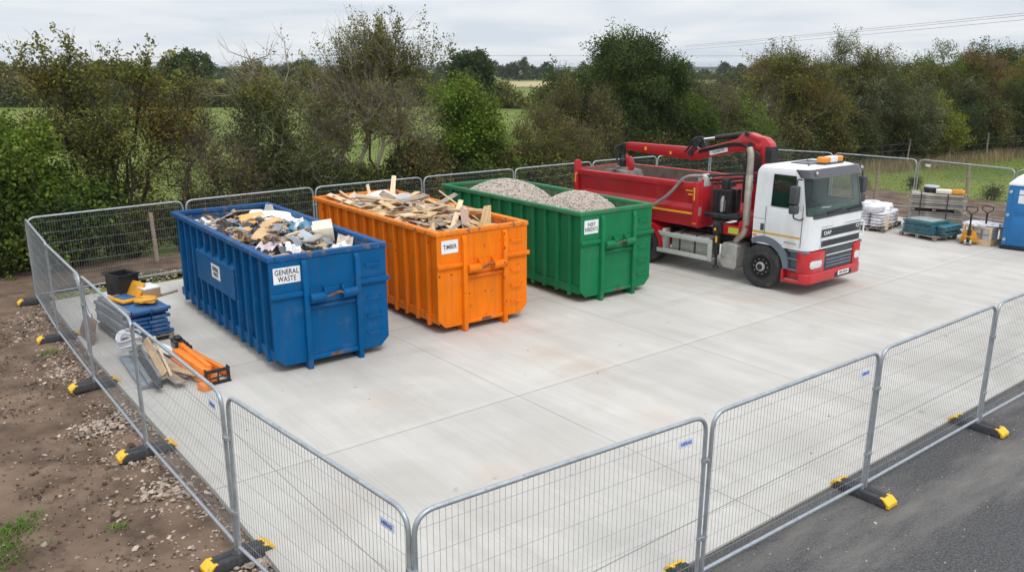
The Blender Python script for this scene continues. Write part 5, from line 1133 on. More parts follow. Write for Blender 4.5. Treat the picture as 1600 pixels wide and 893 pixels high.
# teal boards
a = R(-62); px, py = 12.78, 26.83
pallet('weathered pallet under the teal boards', px, py, a, 1.3, 1.1)
rr = random.Random(9)
for k in range(6):
    z = .14 + k * .072
    t = thing('teal_board', 'teal topped board in the left stack on the weathered pallet', 'board', (*local(px, py, a, .06 + rr.uniform(-.04, .04), .06 + rr.uniform(-.03, .03)), z), a + rr.uniform(-.04, .04), 'teal boards on the pallet')
    b = MB(); b.rng(0, 1.02, 0, .98, .012, .055); b.build('panel', M['teal'], t, bevel=.005); b = MB(); b.rng(.01, 1.01, .01, .97, .0, .0118); b.build('edge', M['teal_edge'], t)
for k in range(5):
    t = thing('teal_board', 'teal board in the lower stack at the near end of the weathered pallet', 'board', (*local(px, py, a, 1.0 + rr.uniform(-.03, .06), .30 + rr.uniform(-.03, .05)), .14 + k * .066), a + rr.uniform(-.06, .06), 'teal boards on the pallet')
    t.rotation_euler.x = .05
    b = MB(); b.rng(.08, .42, 0, .80, .012, .05); b.build('panel', M['teal'], t, bevel=.005); b = MB(); b.rng(.09, .41, .01, .79, .0, .0118); b.build('edge', M['teal_edge'], t)
b = MB(); b.rng(0, .9, 0, .75, 0, .012); o = b.build('pale_sheet', M['teal_edge'], bevel=.003); o.location = (*local(px, py, a, .12, .12), .14 + 6 * .072 - .004); o.rotation_euler = (0, 0, a + .05); tag(o, 'pale worn sheet on top of the teal boards', 'sheet')
# two tier stack of grey boards
a = R(-25); px, py = 13.40, 27.63
pallet('pallet under the two tier stack of grey boards', px, py, a, 1.6, .95)
for k in range(7):
    for tier, z0 in ((0, .14), (1, .80)):
        if tier == 1 and k > 5: continue
        z = z0 + k * .078
        t = thing('grey_board', ('weathered grey board in the lower tier of the strapped stack', 'weathered grey board in the upper tier of the strapped stack')[tier], 'board', (*local(px, py, a, rr.uniform(-.04, .05), rr.uniform(-.03, .03)), z), a + rr.uniform(-.02, .02), 'grey boards strapped in two tiers')
        b = MB()
        for j in range(5): b.rng(rr.uniform(-.02, .02), 1.6 + rr.uniform(-.08, .10), .19 * j, .19 * j + .18, .0 + rr.uniform(0, .006), .068)
        b.build('plank', M['board_grey'], t, bevel=.006, seg=1)
for i, u in enumerate((.12, .75, 1.4)):
    b = MB(); b.rng(-.05, .05, -.01, .94, 0, .088); o = b.build('timber_bearer', M['oldwood'], bevel=.005); o.location = (*local(px, py, a, u, .0), .707); o.rotation_euler = (0, 0, a); tag(o, ('left timber bearer between the two tiers of grey boards', 'middle timber bearer between the two tiers of grey boards', 'right timber bearer between the two tiers of grey boards')[i], 'bearer', 'bearers between the grey board tiers')
ztp = .80 + 6 * .078
for i, u in enumerate((.32, 1.12)):
    b = MB(); b.rng(u - .016, u + .016, -.055, -.05, .16, ztp + .006); b.rng(u - .016, u + .016, -.055, .99, ztp + .0062, ztp + .0095); b.rng(u - .016, u + .016, .985, .99, .16, ztp + .006)
    o = b.build('steel_strap', M['black_steel']); o.location = (px, py, 0); o.rotation_euler = (0, 0, a); tag(o, ('left black strap round the grey board stack', 'right black strap round the grey board stack')[i], 'strap', 'straps round the grey boards')
t = thing('black_drum', 'low black drum with a grey lid on the back of the grey board stack', 'drum', (*local(px, py, a, .62, .62), ztp), 0)
b = MB(); b.lathe([(.22, 0), (.24, .02), (.24, .08), (.25, .09), (.24, .10), (.24, .16)], (0, 0, 0), 'z', 28); b.build('body', M['blackpl'], t, smooth=40); b = MB(); b.lathe([(.245, .1605), (.25, .165), (.25, .20), (.22, .215), (0, .215)], (0, 0, 0), 'z', 28); b.build('lid', M['grey_board'], t, smooth=40)
t = thing('tool_box', 'low white and orange case on top of the grey board stack', 'case', (*local(px, py, a, 1.05, .30), ztp + .012), a)
b = MB(); b.rng(-.3, .16, -.15, .15, 0, .13); b.build('body', M['cream'], t, bevel=.02); b = MB(); b.rng(.1605, .56, -.14, .14, 0, .12); b.rng(.2, .5, -.1, .1, .12, .15); b.build('orange_half', M['yellow_case'], t, bevel=.02)
# pallet trucks
def pallet_truck(label, x, y, a):
    t = thing('pallet_truck', label, 'pallet truck', (x, y, 0), a, 'yellow pallet trucks')
    b = MB(); b.prism([(-.27, .10), (.27, .10), (.20, .22), (.10, .46), (-.10, .46), (-.20, .22)], 'y', .12, .18); b.rng(-.12, .12, .0, .17, .2, .30); b.prism([(-.10, .46), (.10, .46), (.06, .5), (-.06, .5)], 'y', .06, .17); b.build('body', M['yellow_case'], t, bevel=.012)
    for s in (-1, 1):
        b = MB(); b.rng(s * .19 - .075, s * .19 + .075, .1805, 1.25, .075, .11); b.prism([(s * .19 - .075, .11), (s * .19 + .075, .11), (s * .12 + .04, .42), (s * .12 - .04, .42)], 'y', .181, .24); b.build('fork', M['yellow_case'], t, bevel=.01)
        b = MB(); b.lathe([(.03, -.03), (.09, -.03), (.095, 0), (.09, .03), (.03, .03)], (s * .075, .02, .095), 'x', 18); b.build('wheel', M['rim_steel'], t, smooth=40)
    b = MB(); b.tube([(0, .05, .1), (0, .05, .5)], .05, 10); b.rng(-.06, .06, -.0, .10, .16, .26)
    b.tube([(0, .04, .4), (0, -.03, 1.0)], .028, 8); lp = [(0, -.03, .98), (-.16, -.045, 1.10), (-.14, -.055, 1.21), (.14, -.055, 1.21), (.16, -.045, 1.10), (0, -.03, .98)]; b.tube(rpath(lp, .05), .017, 7); b.build('tiller', M['black_steel'], t, smooth=45)
pallet_truck('yellow pallet truck with black handle, whole and in front, between the boards and the toilet', 14.16, 25.18, R(-35)); pallet_truck('pallet truck behind the white topped crate, only its black handle showing', 14.74, 25.35, R(-35))
# crate
t = thing('white_crate', 'white topped open framed crate next to the blue toilet', 'crate', (14.75, 25.0, 0), R(124))
b = MB()
for u in (0, .82):
    for v in (0, -.66): b.rng(u, u + .07, v - .07, v, .1, .58)
b.rng(.0705, .8195, -.069, -.001, .1, .16); b.rng(.0705, .8195, -.069, -.001, .5, .578); b.rng(.001, .069, -.6595, -.0705, .1, .16); b.rng(.001, .069, -.6595, -.0705, .5, .578)
b.rng(-.0, .9, -.75, .0, .0, .0995); b.build('frame', M['pine2'], t, bevel=.006)
b = MB(); b.rng(.09, .8, -.64, -.09, .1005, .55); b.build('content', M['white_p'], t, bevel=.03)
b = MB(); b.rng(.3, .33, -.066, -.01, .17, .49); b.rng(.58, .61, -.066, -.01, .17, .49); b.rng(.08, .81, -.06, -.012, .32, .345); b.build('bar', M['slate'], t)
b = MB(); b.blob((.445, -.36, .60), (.52, .42, .07), .3, 3, 3, 4, flat=.3); b.build('cover', M['sack_white'], t, smooth=50)
# portable toilet
M['toilet_blue'] = pm('blue_polyethylene', (.012, .155, .40), .45, var=.06, scale=3, dirt=(.05, .2, .42), dscale=6, damt=.6, dsharp=.2); M['toilet_white'] = pm('white_polyethylene', (.74, .75, .77), .45, var=.05)
t = thing('portable_toilet', 'bright blue portable toilet with white roof, cut by the right edge', 'portable toilet', (14.91, 24.73, 0), R(-41))
b = MB(); b.rng(0, 1.1, 0, 1.1, .10, 1.93); b.build('cabin', M['toilet_blue'], t, bevel=.04, seg=3)
b = MB(); b.rng(.14, .98, -.02, .0, .16, 1.88); dr = b.build('door', M['toilet_blue'], t, bevel=.01)
b = MB(); b.rng(.22, .9, -.032, -.0205, .3, 1.0); b.rng(.22, .9, -.032, -.0205, 1.1, 1.35); b.build('door_panel', M['toilet_blue'], dr, bevel=.01)
b = MB(); b.rng(.30, .62, -.028, -.0215, 1.42, 1.66); b.rng(.30, .62, -.028, -.0215, 1.69, 1.82); b.build('notice', M['plain_white'], dr)
b = MB(); 
for z in (.3, 1.05, 1.75): b.lathe([(0, -.014), (.045, -.014), (.05, 0), (0, 0)], (.075, -.0, z), 'y', 12)
b.build('hinge', M['grey_board'], t, smooth=40)
b = MB(); b.rng(-.03, 1.13, -.03, 1.13, .03, .0995); b.rng(.1, .3, .0, 1.1, 0, .03); b.rng(.8, 1.0, 0, 1.1, 0, .03); b.build('skid', M['blackpl'], t, bevel=.01)
b = MB(); b.v = [(-.02, -.02, 1.931), (1.12, -.02, 1.931), (1.12, 1.12, 1.931), (-.02, 1.12, 1.931), (-.02, -.02, 1.99), (1.12, -.02, 1.99), (1.12, 1.12, 1.99), (-.02, 1.12, 1.99), (.2, .12, 2.22), (.9, .12, 2.22), (.9, .98, 2.22), (.2, .98, 2.22)]
b.f = [(0, 1, 2, 3), (0, 1, 5, 4), (1, 2, 6, 5), (2, 3, 7, 6), (3, 0, 4, 7), (4, 5, 9, 8), (5, 6, 10, 9), (6, 7, 11, 10), (7, 4, 8, 11), (8, 9, 10, 11)]; b.build('roof', M['toilet_white'], t, bevel=.05, seg=3)
# ------------------------------------------------------------------ trees and shrubs
LF = 2.3
def leafmat(name, c1, c2, hue=.015, isl=.38, sc=.7, trans=.28):
    return pm(name, c1, .6, var=.0, col2=c2, scale=sc, island=isl, hue=hue, trans=trans, spec=.05, detail=4)
LM = {'olive': leafmat('olive_leaves', (.105, .118, 0.024), (0.216, 0.216, 0.048)),
      'maple': leafmat('mid_green_leaves', (.080, .130, 0.021), (.165, .225, 0.034)),
      'bright': leafmat('bright_green_leaves', (.098, .170, 0.023), (.20, .285, 0.037)),
      'dark': leafmat('dark_green_leaves', (.040, .068, 0.019), (.090, .125, 0.030)),
      'bramble': leafmat('bramble_leaves', (.045, .066, 0.018), (0.127, 0.143, 0.040)),
      'twig': leafmat('brown_olive_leaves', (.108, .100, 0.029), (0.213, 0.197, 0.059), .02),
      'rust': leafmat('rust_leaves', (.160, .088, 0.030), (.22, .14, 0.048), .02),
      'amber': leafmat('autumn_olive_leaves', (.140, .122, 0.024), (0.247, 0.182, 0.039), .03),
      'grey': leafmat('grey_green_leaves', (.105, .125, 0.053), (0.231, 0.256, 0.115)),
      'lime': leafmat('yellow_green_leaves', (.155, .190, 0.023), (0.297, 0.308, 0.041)),
      'yellow': leafmat('yellowing_leaves', (.22, .19, 0.021), (.31, .25, 0.032)),
      'far': leafmat('far_leaves', (.050, .070, 0.024), (.11, .12, 0.042), sc=.2)}
BK_ = {'pale': pm('pale_bark', (.24, .205, .16), .9, var=.25, scale=9), 'brown': pm('brown_bark', (.115, .085, .062), .9, var=.3, scale=9), 'dark': pm('dark_bark', (.045, .036, .028), .9, var=.3, scale=9)}

def seg_tubes(P0, P1, R0, R1, k=4):
    d = P1 - P0; L_ = np.linalg.norm(d, axis=1, keepdims=True) + 1e-9; d = d / L_
    ref = np.where(np.abs(d[:, 2:3]) > .9, np.array([[1., 0, 0]]), np.array([[0, 0, 1.]]))
    a = np.cross(d, ref); a /= np.linalg.norm(a, axis=1, keepdims=True) + 1e-9; b = np.cross(d, a)
    vs = []
    for P, Rr in ((P0 - d * R0[:, None] * .3, R0), (P1, R1)):
        for j in range(k):
            t = 2 * PI * j / k; vs.append(P + (a * math.cos(t) + b * math.sin(t)) * Rr[:, None])
    V = np.stack(vs, 1).reshape(-1, 3); n = len(P0); base = (np.arange(n) * 2 * k)[:, None]
    q = np.concatenate([np.stack([base[:, 0] + j, base[:, 0] + (j + 1) % k, base[:, 0] + k + (j + 1) % k, base[:, 0] + k + j], 1) for j in range(k)], 0)
    return V, q
def leaf_quads(C, sz, rng, up=.5, D=None, aspect=.62):
    n = len(C); nrm = rng.normal(size=(n, 3)); nrm[:, 2] += up * 1.6; nrm /= np.linalg.norm(nrm, axis=1, keepdims=True)
    t = rng.normal(size=(n, 3)) if D is None else D + rng.normal(size=(n, 3)) * .6
    t -= nrm * (t * nrm).sum(1, keepdims=True); t /= np.linalg.norm(t, axis=1, keepdims=True) + 1e-9; b = np.cross(nrm, t)
    l = (sz * rng.uniform(.6, 1.35, n))[:, None]; w = l * aspect * rng.uniform(.7, 1.2, n)[:, None]
    V = np.stack([C - t * l * .5, C + b * w * .5 + nrm * w * .12, C + t * l * .5, C - b * w * .5 + nrm * w * .12], 1).reshape(-1, 3)
    return V, np.arange(n * 4).reshape(-1, 4)

def tree(name, label, cat, loc, lobes, natt, lpa, lsz, leaf, bark='brown', seed=0, stems=1, trunk=1.2, spread=.25, sl=.6, sg=.13, up=.35, twigs=0, twl=.7, twr=.006, rtip=.011, wind=(0, 0), shell=.45, lean=(0, 0), group=None, k_exp=.42, bare=0., rmax=.3, leaf2=None, frac2=.3, clump=14):
    """lobes: (x, y, z, rx, ry, rz) of the crown; branches grow from the stems to points spread through them, sprays of leaves sit on their ends"""
    rng = np.random.default_rng(seed)
    t = thing(name, label, cat, loc, 0, group)
    vol = np.array([l[3] * l[4] * l[5] for l in lobes]) ** .8; cnt = rng.multinomial(natt, vol / vol.sum()); A = []
    for l, c in zip(lobes, cnt):
        d = rng.normal(size=(c, 3)); d /= np.linalg.norm(d, axis=1, keepdims=True); r = rng.uniform(0, 1, c) ** shell
        lump = 1 + .22 * np.sin(d[:, 0] * 4.1 + seed) * np.cos(d[:, 1] * 3.7 + seed * 2) + .16 * np.sin(d[:, 2] * 6.3 + seed * 3 + d[:, 0] * 5)
        pts = np.array(l[:3]) + d * (r * lump)[:, None] * np.array(l[3:])
        if clump and c > 12:      # gather the points into clumps with gaps between
            nc = max(4, int(c / clump)); cc = pts[:nc]; j = np.argmin(((pts[:, None, :] - cc[None]) ** 2).sum(2), 1)
            pts = cc[j] + (pts - cc[j]) * .55
        A.append(pts)
    A = np.concatenate(A); A = A[A[:, 2] > .12]
    nodes = []; par = []
    for s in range(stems):
        a = 2 * PI * s / stems + rng.uniform(0, 1); b = np.array([.12 * math.cos(a), .12 * math.sin(a), -.1]) * (stems > 1) + np.array([0, 0, -.1]) * (stems == 1)
        tip = b + np.array([math.cos(a) * spread * trunk + lean[0] * trunk, math.sin(a) * spread * trunk + lean[1] * trunk, trunk])
        p = -1
        for k in range(6):
            q = b + (tip - b) * k / 5 + rng.normal(size=3) * .03 * trunk * (k > 0); nodes.append(q); par.append(p); p = len(nodes) - 1
    base = np.array([0, 0, trunk * .6]); A = A[np.argsort(np.linalg.norm(A - base, axis=1))]
    NP = np.zeros((len(A) * 5 + 64, 3)); n0 = len(nodes); NP[:n0] = nodes; n = n0; tips = []; dirs = []; dep = [0] * n0
    dep = np.zeros(len(NP)); 
    for i in range(1, n0): dep[i] = dep[par[i]] + np.linalg.norm(NP[i] - NP[par[i]]) if par[i] >= 0 else 0
    for a in A:
        d = np.linalg.norm(NP[:n] - a, axis=1); cost = d + .22 * dep[:n] + np.maximum(NP[:n, 2] - a[2], 0) * 1.3
        j = int(np.argmin(cost)); p0 = NP[j].copy(); L_ = d[j]; kk = max(1, min(4, int(L_ / .45)))
        ctl = (p0 + a) / 2 + np.array([0, 0, .16 * L_]) + rng.normal(size=3) * .08 * L_; p = j; prev = p0
        for k in range(1, kk + 1):
            u = k / kk; q = p0 * (1 - u) ** 2 + ctl * 2 * u * (1 - u) + a * u * u
            NP[n] = q; par.append(p); dep[n] = dep[p] + np.linalg.norm(q - NP[p]); prev = NP[p]; p = n; n += 1
        tips.append(p); v = a - prev; dirs.append(v / (np.linalg.norm(v) + 1e-9))
    NP = NP[:n]; par = np.array(par); w = np.zeros(n); w[tips] += 1
    for i in range(n - 1, 0, -1):
        if par[i] >= 0: w[par[i]] += w[i]
    rad = np.minimum(rtip * .85 * np.maximum(w, 1) ** k_exp, rmax)
    idx = np.where(par >= 0)[0]
    V, Q = seg_tubes(NP[par[idx]], NP[idx], np.minimum(rad[par[idx]], rad[idx] * 1.5), rad[idx], 5)
    T_ = NP[tips]; Dr = np.array(dirs); Dr[:, 2] += up; Dr[:, 0] += wind[0]; Dr[:, 1] += wind[1]; Dr += rng.normal(size=Dr.shape) * .25; Dr /= np.linalg.norm(Dr, axis=1, keepdims=True)
    if twigs:
        m = len(T_) * twigs; P0 = np.repeat(T_, twigs, 0) + rng.normal(size=(m, 3)) * .05; dd = np.repeat(Dr, twigs, 0) + rng.normal(size=(m, 3)) * .42; dd /= np.linalg.norm(dd, axis=1, keepdims=True)
        ln = rng.uniform(.45, 1.15, m)[:, None] * twl; P1 = P0 + dd * ln * .55 + rng.normal(size=(m, 3)) * .03; P2 = P1 + dd * ln * .45 + rng.normal(size=(m, 3)) * .06 + np.array([0, 0, .06]) * ln
        rr_ = np.full(m, twr)
        for a_, b_, r0, r1 in ((P0, P1, rr_ * 1.2, rr_), (P1, P2, rr_, rr_ * .4)):
            v2, q2 = seg_tubes(a_, b_, r0, r1, 3)
            Q = np.concatenate([Q, q2 + len(V)]); V = np.concatenate([V, v2])
    np_mesh('trunk', V, Q, BK_[bark], t)
    if lpa:
        keep = rng.uniform(size=len(T_)) > bare; S, D = T_[keep], Dr[keep]
        m = rng.poisson(lpa * LF, len(S)); C = np.repeat(S, m, 0); DD = np.repeat(D, m, 0); u = rng.uniform(-.35, 1, len(C))[:, None]
        L_ = np.repeat(rng.uniform(.5, 1.4, len(S)) * sl, m)[:, None]
        C = C + DD * u * L_ + rng.normal(size=C.shape) * sg * (1.15 - .5 * np.abs(u)) - np.array([0, 0, .10]) * (u ** 2) * L_
        C = C[C[:, 2] > .02]; DD = DD[:len(C)]
        if leaf2:
            f = noise_pick(C, seed) < frac2
            for msk, mt in ((~f, leaf), (f, leaf2)):
                if msk.sum(): V, Q = leaf_quads(C[msk], lsz, rng, .5, DD[msk]); np_mesh('crown', V, Q, LM[mt], t)
        else:
            V, Q = leaf_quads(C, lsz, rng, .5, DD); np_mesh('crown', V, Q, LM[leaf], t)
    return t
def noise_pick(C, seed):
    q = np.sin(C[:, 0] * 1.7 + seed) + np.sin(C[:, 1] * 1.9 + seed * 2) + np.sin(C[:, 2] * 2.3 + C[:, 0] * .9)
    return (np.argsort(np.argsort(q)) / len(q))

G = -.12
HG = 'hedge trees along the back of the yard'
tree('broadleaf_bush', 'dense leafy green bush at the left edge, above the corner of the fence', 'bush', (-13.6, 22.6, G), [(0, 0, 2.0, 1.8, 1.6, 2.1), (-1.3, .4, 1.9, 1.6, 1.4, 1.8), (1.3, .1, 1.2, 1.1, 1.1, 1.3), (-.3, .2, 3.4, 1.0, 1.0, .9)], 950, 24, .125, 'maple', 'brown', 1, 4, 1.0, .5, .5, .17, leaf2='dark', frac2=.35, group=HG)
tree('hedge_tree', 'sparse olive tree at the left with high thin sprigs against the sky', 'tree', (-11.9, 25.0, G), [(0, 0, 3.2, 2.3, 1.5, 1.2), (-1.2, 0, 4.3, 1.4, .9, 1.5), (1.4, .2, 4.2, 1.1, .8, 1.2), (-.3, 0, 1.6, 1.5, 1.2, 1.2)], 760, 15, .09, 'olive', 'dark', 2, 5, 2.2, .35, .6, .16, .55, 2, .9, .005, .009, bare=.1, leaf2='amber', frac2=.3, rmax=.07, group=HG)
tree('tall_sprig_tree', 'thin straggly tree with bent twigs and few leaves, highest on the left', 'tree', (-12.2, 24.6, G), [(-.7, 0, 5.4, 2.0, .7, .95), (1.5, 0, 5.2, 1.5, .7, .8)], 95, 15, .105, 'olive', 'dark', 3, 3, 3.4, .30, .45, .09, .9, 1, .5, .005, .010, shell=.8, rmax=.06, clump=0, group=HG)
tree('bare_shrub', 'tangled mostly bare brown shrub with the field showing through, left of the blue container', 'shrub', (-9.2, 25.6, G), [(0, 0, 2.1, 1.7, 1.1, 1.6), (-.8, .2, 3.3, 1.3, .8, .8)], 360, 8, .075, 'twig', 'brown', 4, 6, 1.4, .55, .5, .15, .5, 4, 1.0, .005, .009, bare=.25, leaf2='olive', frac2=.55, group=HG)
tree('pale_branched_tree', 'half bare tree with pale branches rising above the blue container', 'tree', (-7.9, 27.3, G), [(0, 0, 2.4, 1.8, 1.3, 1.8), (.9, 0, 1.6, 1.6, 1.3, 1.5), (-.2, 0, 4.2, 1.4, .9, 1.0)], 820, 19, .085, 'bramble', 'pale', 5, 3, 2.4, .28, .5, .17, .4, 1, .9, .006, .011, bare=.08, leaf2='olive', frac2=.4, group=HG)
tree('bare_topped_tree', 'thin pale bare branches forking against the sky above the blue container', 'tree', (-8.5, 27.6, G), [(.2, 0, 4.9, 1.7, .8, 1.25)], 60, 7, .085, 'olive', 'pale', 6, 2, 3.3, .2, .4, .10, .6, 3, .8, .006, .014, shell=.8, clump=0, bare=.3, group=HG)
tree('fan_tree', 'tall fan shaped tree of thin brown twigs with sparse leaves, behind the orange container', 'tree', (-5.1, 29.6, G), [(0, 0, 3.9, 2.5, 1.4, 1.7), (.2, 0, 5.6, 1.7, 1.0, 1.15), (-1.5, 0, 3.0, 1.3, 1.0, 1.6), (1.4, 0, 2.9, 1.2, 1.0, 1.5)], 620, 17, .078, 'olive', 'pale', 7, 6, 2.2, .32, .7, .15, .9, 4, 1.1, .005, .0095, bare=.15, leaf2='twig', frac2=.45, group=HG)
tree('sprig_topped_tree', 'upright leafy sprigs at the very top of the hedge behind the orange container', 'tree', (-4.6, 29.9, G), [(0, 0, 5.9, 2.0, .8, 1.15), (1.0, 0, 5.3, 1.7, .6, .9), (-1.3, 0, 5.2, 1.0, .5, .9)], 170, 24, .085, 'olive', 'brown', 8, 3, 4.2, .15, 1.0, .075, 1.6, 2, 1.0, .005, .009, shell=.8, clump=0, group=HG)
tree('bright_green_tree', 'bright green leafy tree between the orange and green containers', 'tree', (-1.6, 31.3, G), [(0, 0, 2.4, 1.5, 1.3, 2.0), (-.3, 0, 4.0, 1.1, 1.0, 1.0), (.8, 0, 1.6, 1.1, 1.1, 1.4), (.5, -.1, 3.3, .9, .9, .9)], 820, 24, .105, 'bright', 'brown', 9, 2, 1.5, .2, .5, .16, leaf2='maple', frac2=.35, group=HG)
tree('brown_shrub', 'rounded brownish twiggy shrub above the green container', 'shrub', (1.4, 33.4, G), [(0, 0, 2.2, 1.7, 1.3, 1.8), (1.1, -.2, 1.6, 1.5, 1.2, 1.4), (-.7, 0, 1.4, 1.2, 1.0, 1.3)], 760, 22, .07, 'twig', 'brown', 10, 6, 1.0, .5, .6, .16, .6, 3, .9, .005, .008, leaf2='olive', frac2=.5, group=HG)
tree('green_shrub', 'olive green shrub in front of the big dark tree, right of the brown twiggy one', 'shrub', (3.3, 35.0, G), [(0, 0, 1.8, 1.5, 1.2, 1.6), (.6, 0, 3.6, .7, .6, 1.2), (-1.2, .6, 3.8, .8, .7, 1.3)], 460, 16, .075, 'olive', 'brown', 11, 4, 1.2, .4, .6, .14, .6, 4, .8, .007, .011, group=HG)
tree('dark_round_tree', 'tallest dark green round crowned tree, in the middle behind the truck crane', 'tree', (4.9, 37.6, G), [(0, 0, 3.9, 3.4, 2.5, 2.3), (.2, 0, 5.7, 2.0, 1.7, 1.35), (-2.7, 0, 3.5, 1.5, 1.4, 1.6), (2.9, 0, 2.9, 1.8, 1.5, 1.9), (0, -.6, 2.0, 3.1, 1.9, 1.5), (2.0, 0, 4.8, 1.4, 1.2, 1.2)], 1500, 34, .10, 'dark', 'dark', 12, 1, 2.0, .1, .65, .18, .3, 2, .6, .007, .012, leaf2='maple', frac2=.16, rmax=.22, group=HG)
tree('twiggy_shrub', 'grey brown twiggy shrub right of the tall dark tree', 'shrub', (9.3, 39.6, G), [(0, 0, 2.6, 1.6, 1.2, 2.0), (-1.0, 0, 2.2, 1.2, 1.1, 1.8)], 460, 14, .075, 'twig', 'brown', 13, 6, 1.4, .4, .7, .15, .8, 4, 1.1, .006, .009, bare=.2, leaf2='olive', frac2=.4, group=HG)
tree('light_shrub', 'light green feathery shrub behind the truck cab', 'shrub', (10.9, 39.8, G), [(0, 0, 2.2, 1.4, 1.1, 2.0), (.9, 0, 1.6, 1.3, 1.1, 1.5)], 460, 22, .085, 'bright', 'brown', 14, 4, 1.0, .4, .8, .13, .7, 3, .9, .007, .010, wind=(-.4, 0), leaf2='grey', frac2=.4, group=HG)
RG = 'tall hedge trees beyond the grass on the right'
W = (.45, -.1)
tree('autumn_tree', 'wide autumn brown and olive tree with drooping sprays, first of the right hand hedge', 'tree', (14.6, 45.4, G), [(0, 0, 3.8, 2.7, 1.8, 2.2), (-.6, 0, 5.4, 1.7, 1.3, .9), (1.6, 0, 2.6, 1.9, 1.5, 1.8), (-1.4, 0, 2.2, 1.5, 1.3, 1.8)], 920, 35, .095, 'olive', 'brown', 15, 3, 1.8, .3, 1.0, .16, -.1, 3, 1.0, .009, .012, leaf2='amber', frac2=.42, group=RG)
tree('wispy_tree', 'grey green wispy tree whose top shows behind the autumn brown one', 'tree', (20.2, 50.6, G), [(0, 0, 4.8, 2.3, 1.6, 1.9), (-1.2, 0, 4.2, 1.6, 1.3, 1.6), (1.0, 0, 3.0, 2.0, 1.5, 2.4)], 608, 35, .095, 'grey', 'brown', 16, 3, 2.2, .25, 1.1, .15, .3, 4, 1.1, .009, .012, wind=W, leaf2='olive', frac2=.35, group=RG)
tree('willow_shrub', 'broad grey green bush with windswept sprays, middle of the right hand hedge', 'bush', (21.9, 49.0, G), [(0, 0, 2.8, 2.3, 1.7, 2.6), (-1.4, 0, 2.0, 1.6, 1.4, 1.9), (1.4, 0, 2.0, 1.5, 1.4, 1.9)], 720, 37, .09, 'grey', 'brown', 17, 4, 1.2, .35, 1.0, .16, .2, 4, 1.0, .008, .011, wind=W, leaf2='bramble', frac2=.4, group=RG)
tree('yellow_green_bush', 'yellowish green low bush in the right hand hedge', 'bush', (25.2, 51.0, G), [(0, 0, 1.9, 1.8, 1.5, 1.9), (1.2, 0, 1.3, 1.2, 1.2, 1.3)], 448, 37, .095, 'lime', 'brown', 18, 4, .9, .4, .9, .16, .2, 2, .8, .008, .011, wind=W, leaf2='olive', frac2=.45, group=RG)
tree('green_tree', 'mid green tree with a domed top behind the yellowish bush', 'tree', (27.4, 55.8, G), [(0, 0, 4.4, 2.2, 1.7, 2.2), (-1.4, 0, 3.4, 1.5, 1.4, 2.0), (1.0, .3, 3.2, 1.7, 1.5, 2.2)], 608, 37, .105, 'maple', 'brown', 19, 2, 2.0, .2, .9, .17, .2, 2, .9, .009, .012, wind=W, leaf2='olive', frac2=.4, group=RG)
tree('rust_brown_tree', 'rusty brown leaved tree near the right edge', 'tree', (31.0, 56.4, G), [(0, 0, 4.0, 2.2, 1.7, 2.4), (.8, 0, 2.7, 2.0, 1.6, 1.8), (-.9, 0, 4.7, 1.4, 1.2, 1.4)], 720, 35, .10, 'rust', 'brown', 20, 3, 1.8, .25, 1.0, .17, .0, 3, 1.0, .009, .012, wind=W, leaf2='olive', frac2=.38, group=RG)
tree('dark_hedge_tree', 'dark green tree below a yellow topped one at the right edge', 'tree', (33.9, 55.8, G), [(0, 0, 2.4, 2.0, 1.7, 2.4), (1.4, 0, 2.8, 1.8, 1.6, 2.2)], 608, 37, .10, 'dark', 'dark', 21, 3, 1.5, .25, .9, .17, .2, 2, .8, .009, .012, wind=W, leaf2='maple', frac2=.25, group=RG)
tree('yellowing_tree', 'tree with yellow and green leaves reaching out of the right edge', 'tree', (36.0, 58.6, G), [(0, 0, 4.0, 2.3, 1.7, 2.0), (1.6, 0, 3.0, 2.0, 1.6, 2.0)], 512, 35, .105, 'yellow', 'brown', 22, 2, 2.0, .2, .9, .17, .2, 2, .9, .009, .012, wind=W, leaf2='olive', frac2=.5, group=RG)
tree('far_grey_tree', 'hazy grey green tree top highest at the far right', 'tree', (37.0, 63.0, G), [(0, 0, 5.2, 2.6, 2.0, 2.2), (-2.8, 0, 4.4, 2.0, 1.7, 2.4)], 512, 35, .12, 'dark', 'brown', 23, 2, 2.4, .2, 1.0, .18, .3, 2, .9, .010, .013, wind=W, leaf2='grey', frac2=.4, group=RG)
tree('hedge_filler', 'dull olive tree filling the hedge between the rusty and the mid green trees', 'tree', (28.9, 54.6, G), [(0, 0, 2.5, 2.0, 1.6, 2.5)], 384, 35, .10, 'bramble', 'brown', 24, 3, 1.2, .3, .9, .17, .2, 3, .9, .008, .011, wind=W, leaf2='grey', frac2=.4, group=RG)
tree('hedge_filler', 'olive brown shrub between the light feathery shrub and the autumn brown tree', 'tree', (12.2, 43.4, G), [(0, 0, 2.6, 1.9, 1.4, 2.3), (-1.6, 0, 2.9, 1.5, 1.2, 1.7)], 384, 27, .09, 'twig', 'brown', 25, 4, 1.2, .35, .9, .16, .5, 6, 1.0, .008, .011, leaf2='olive', frac2=.5, group=RG)
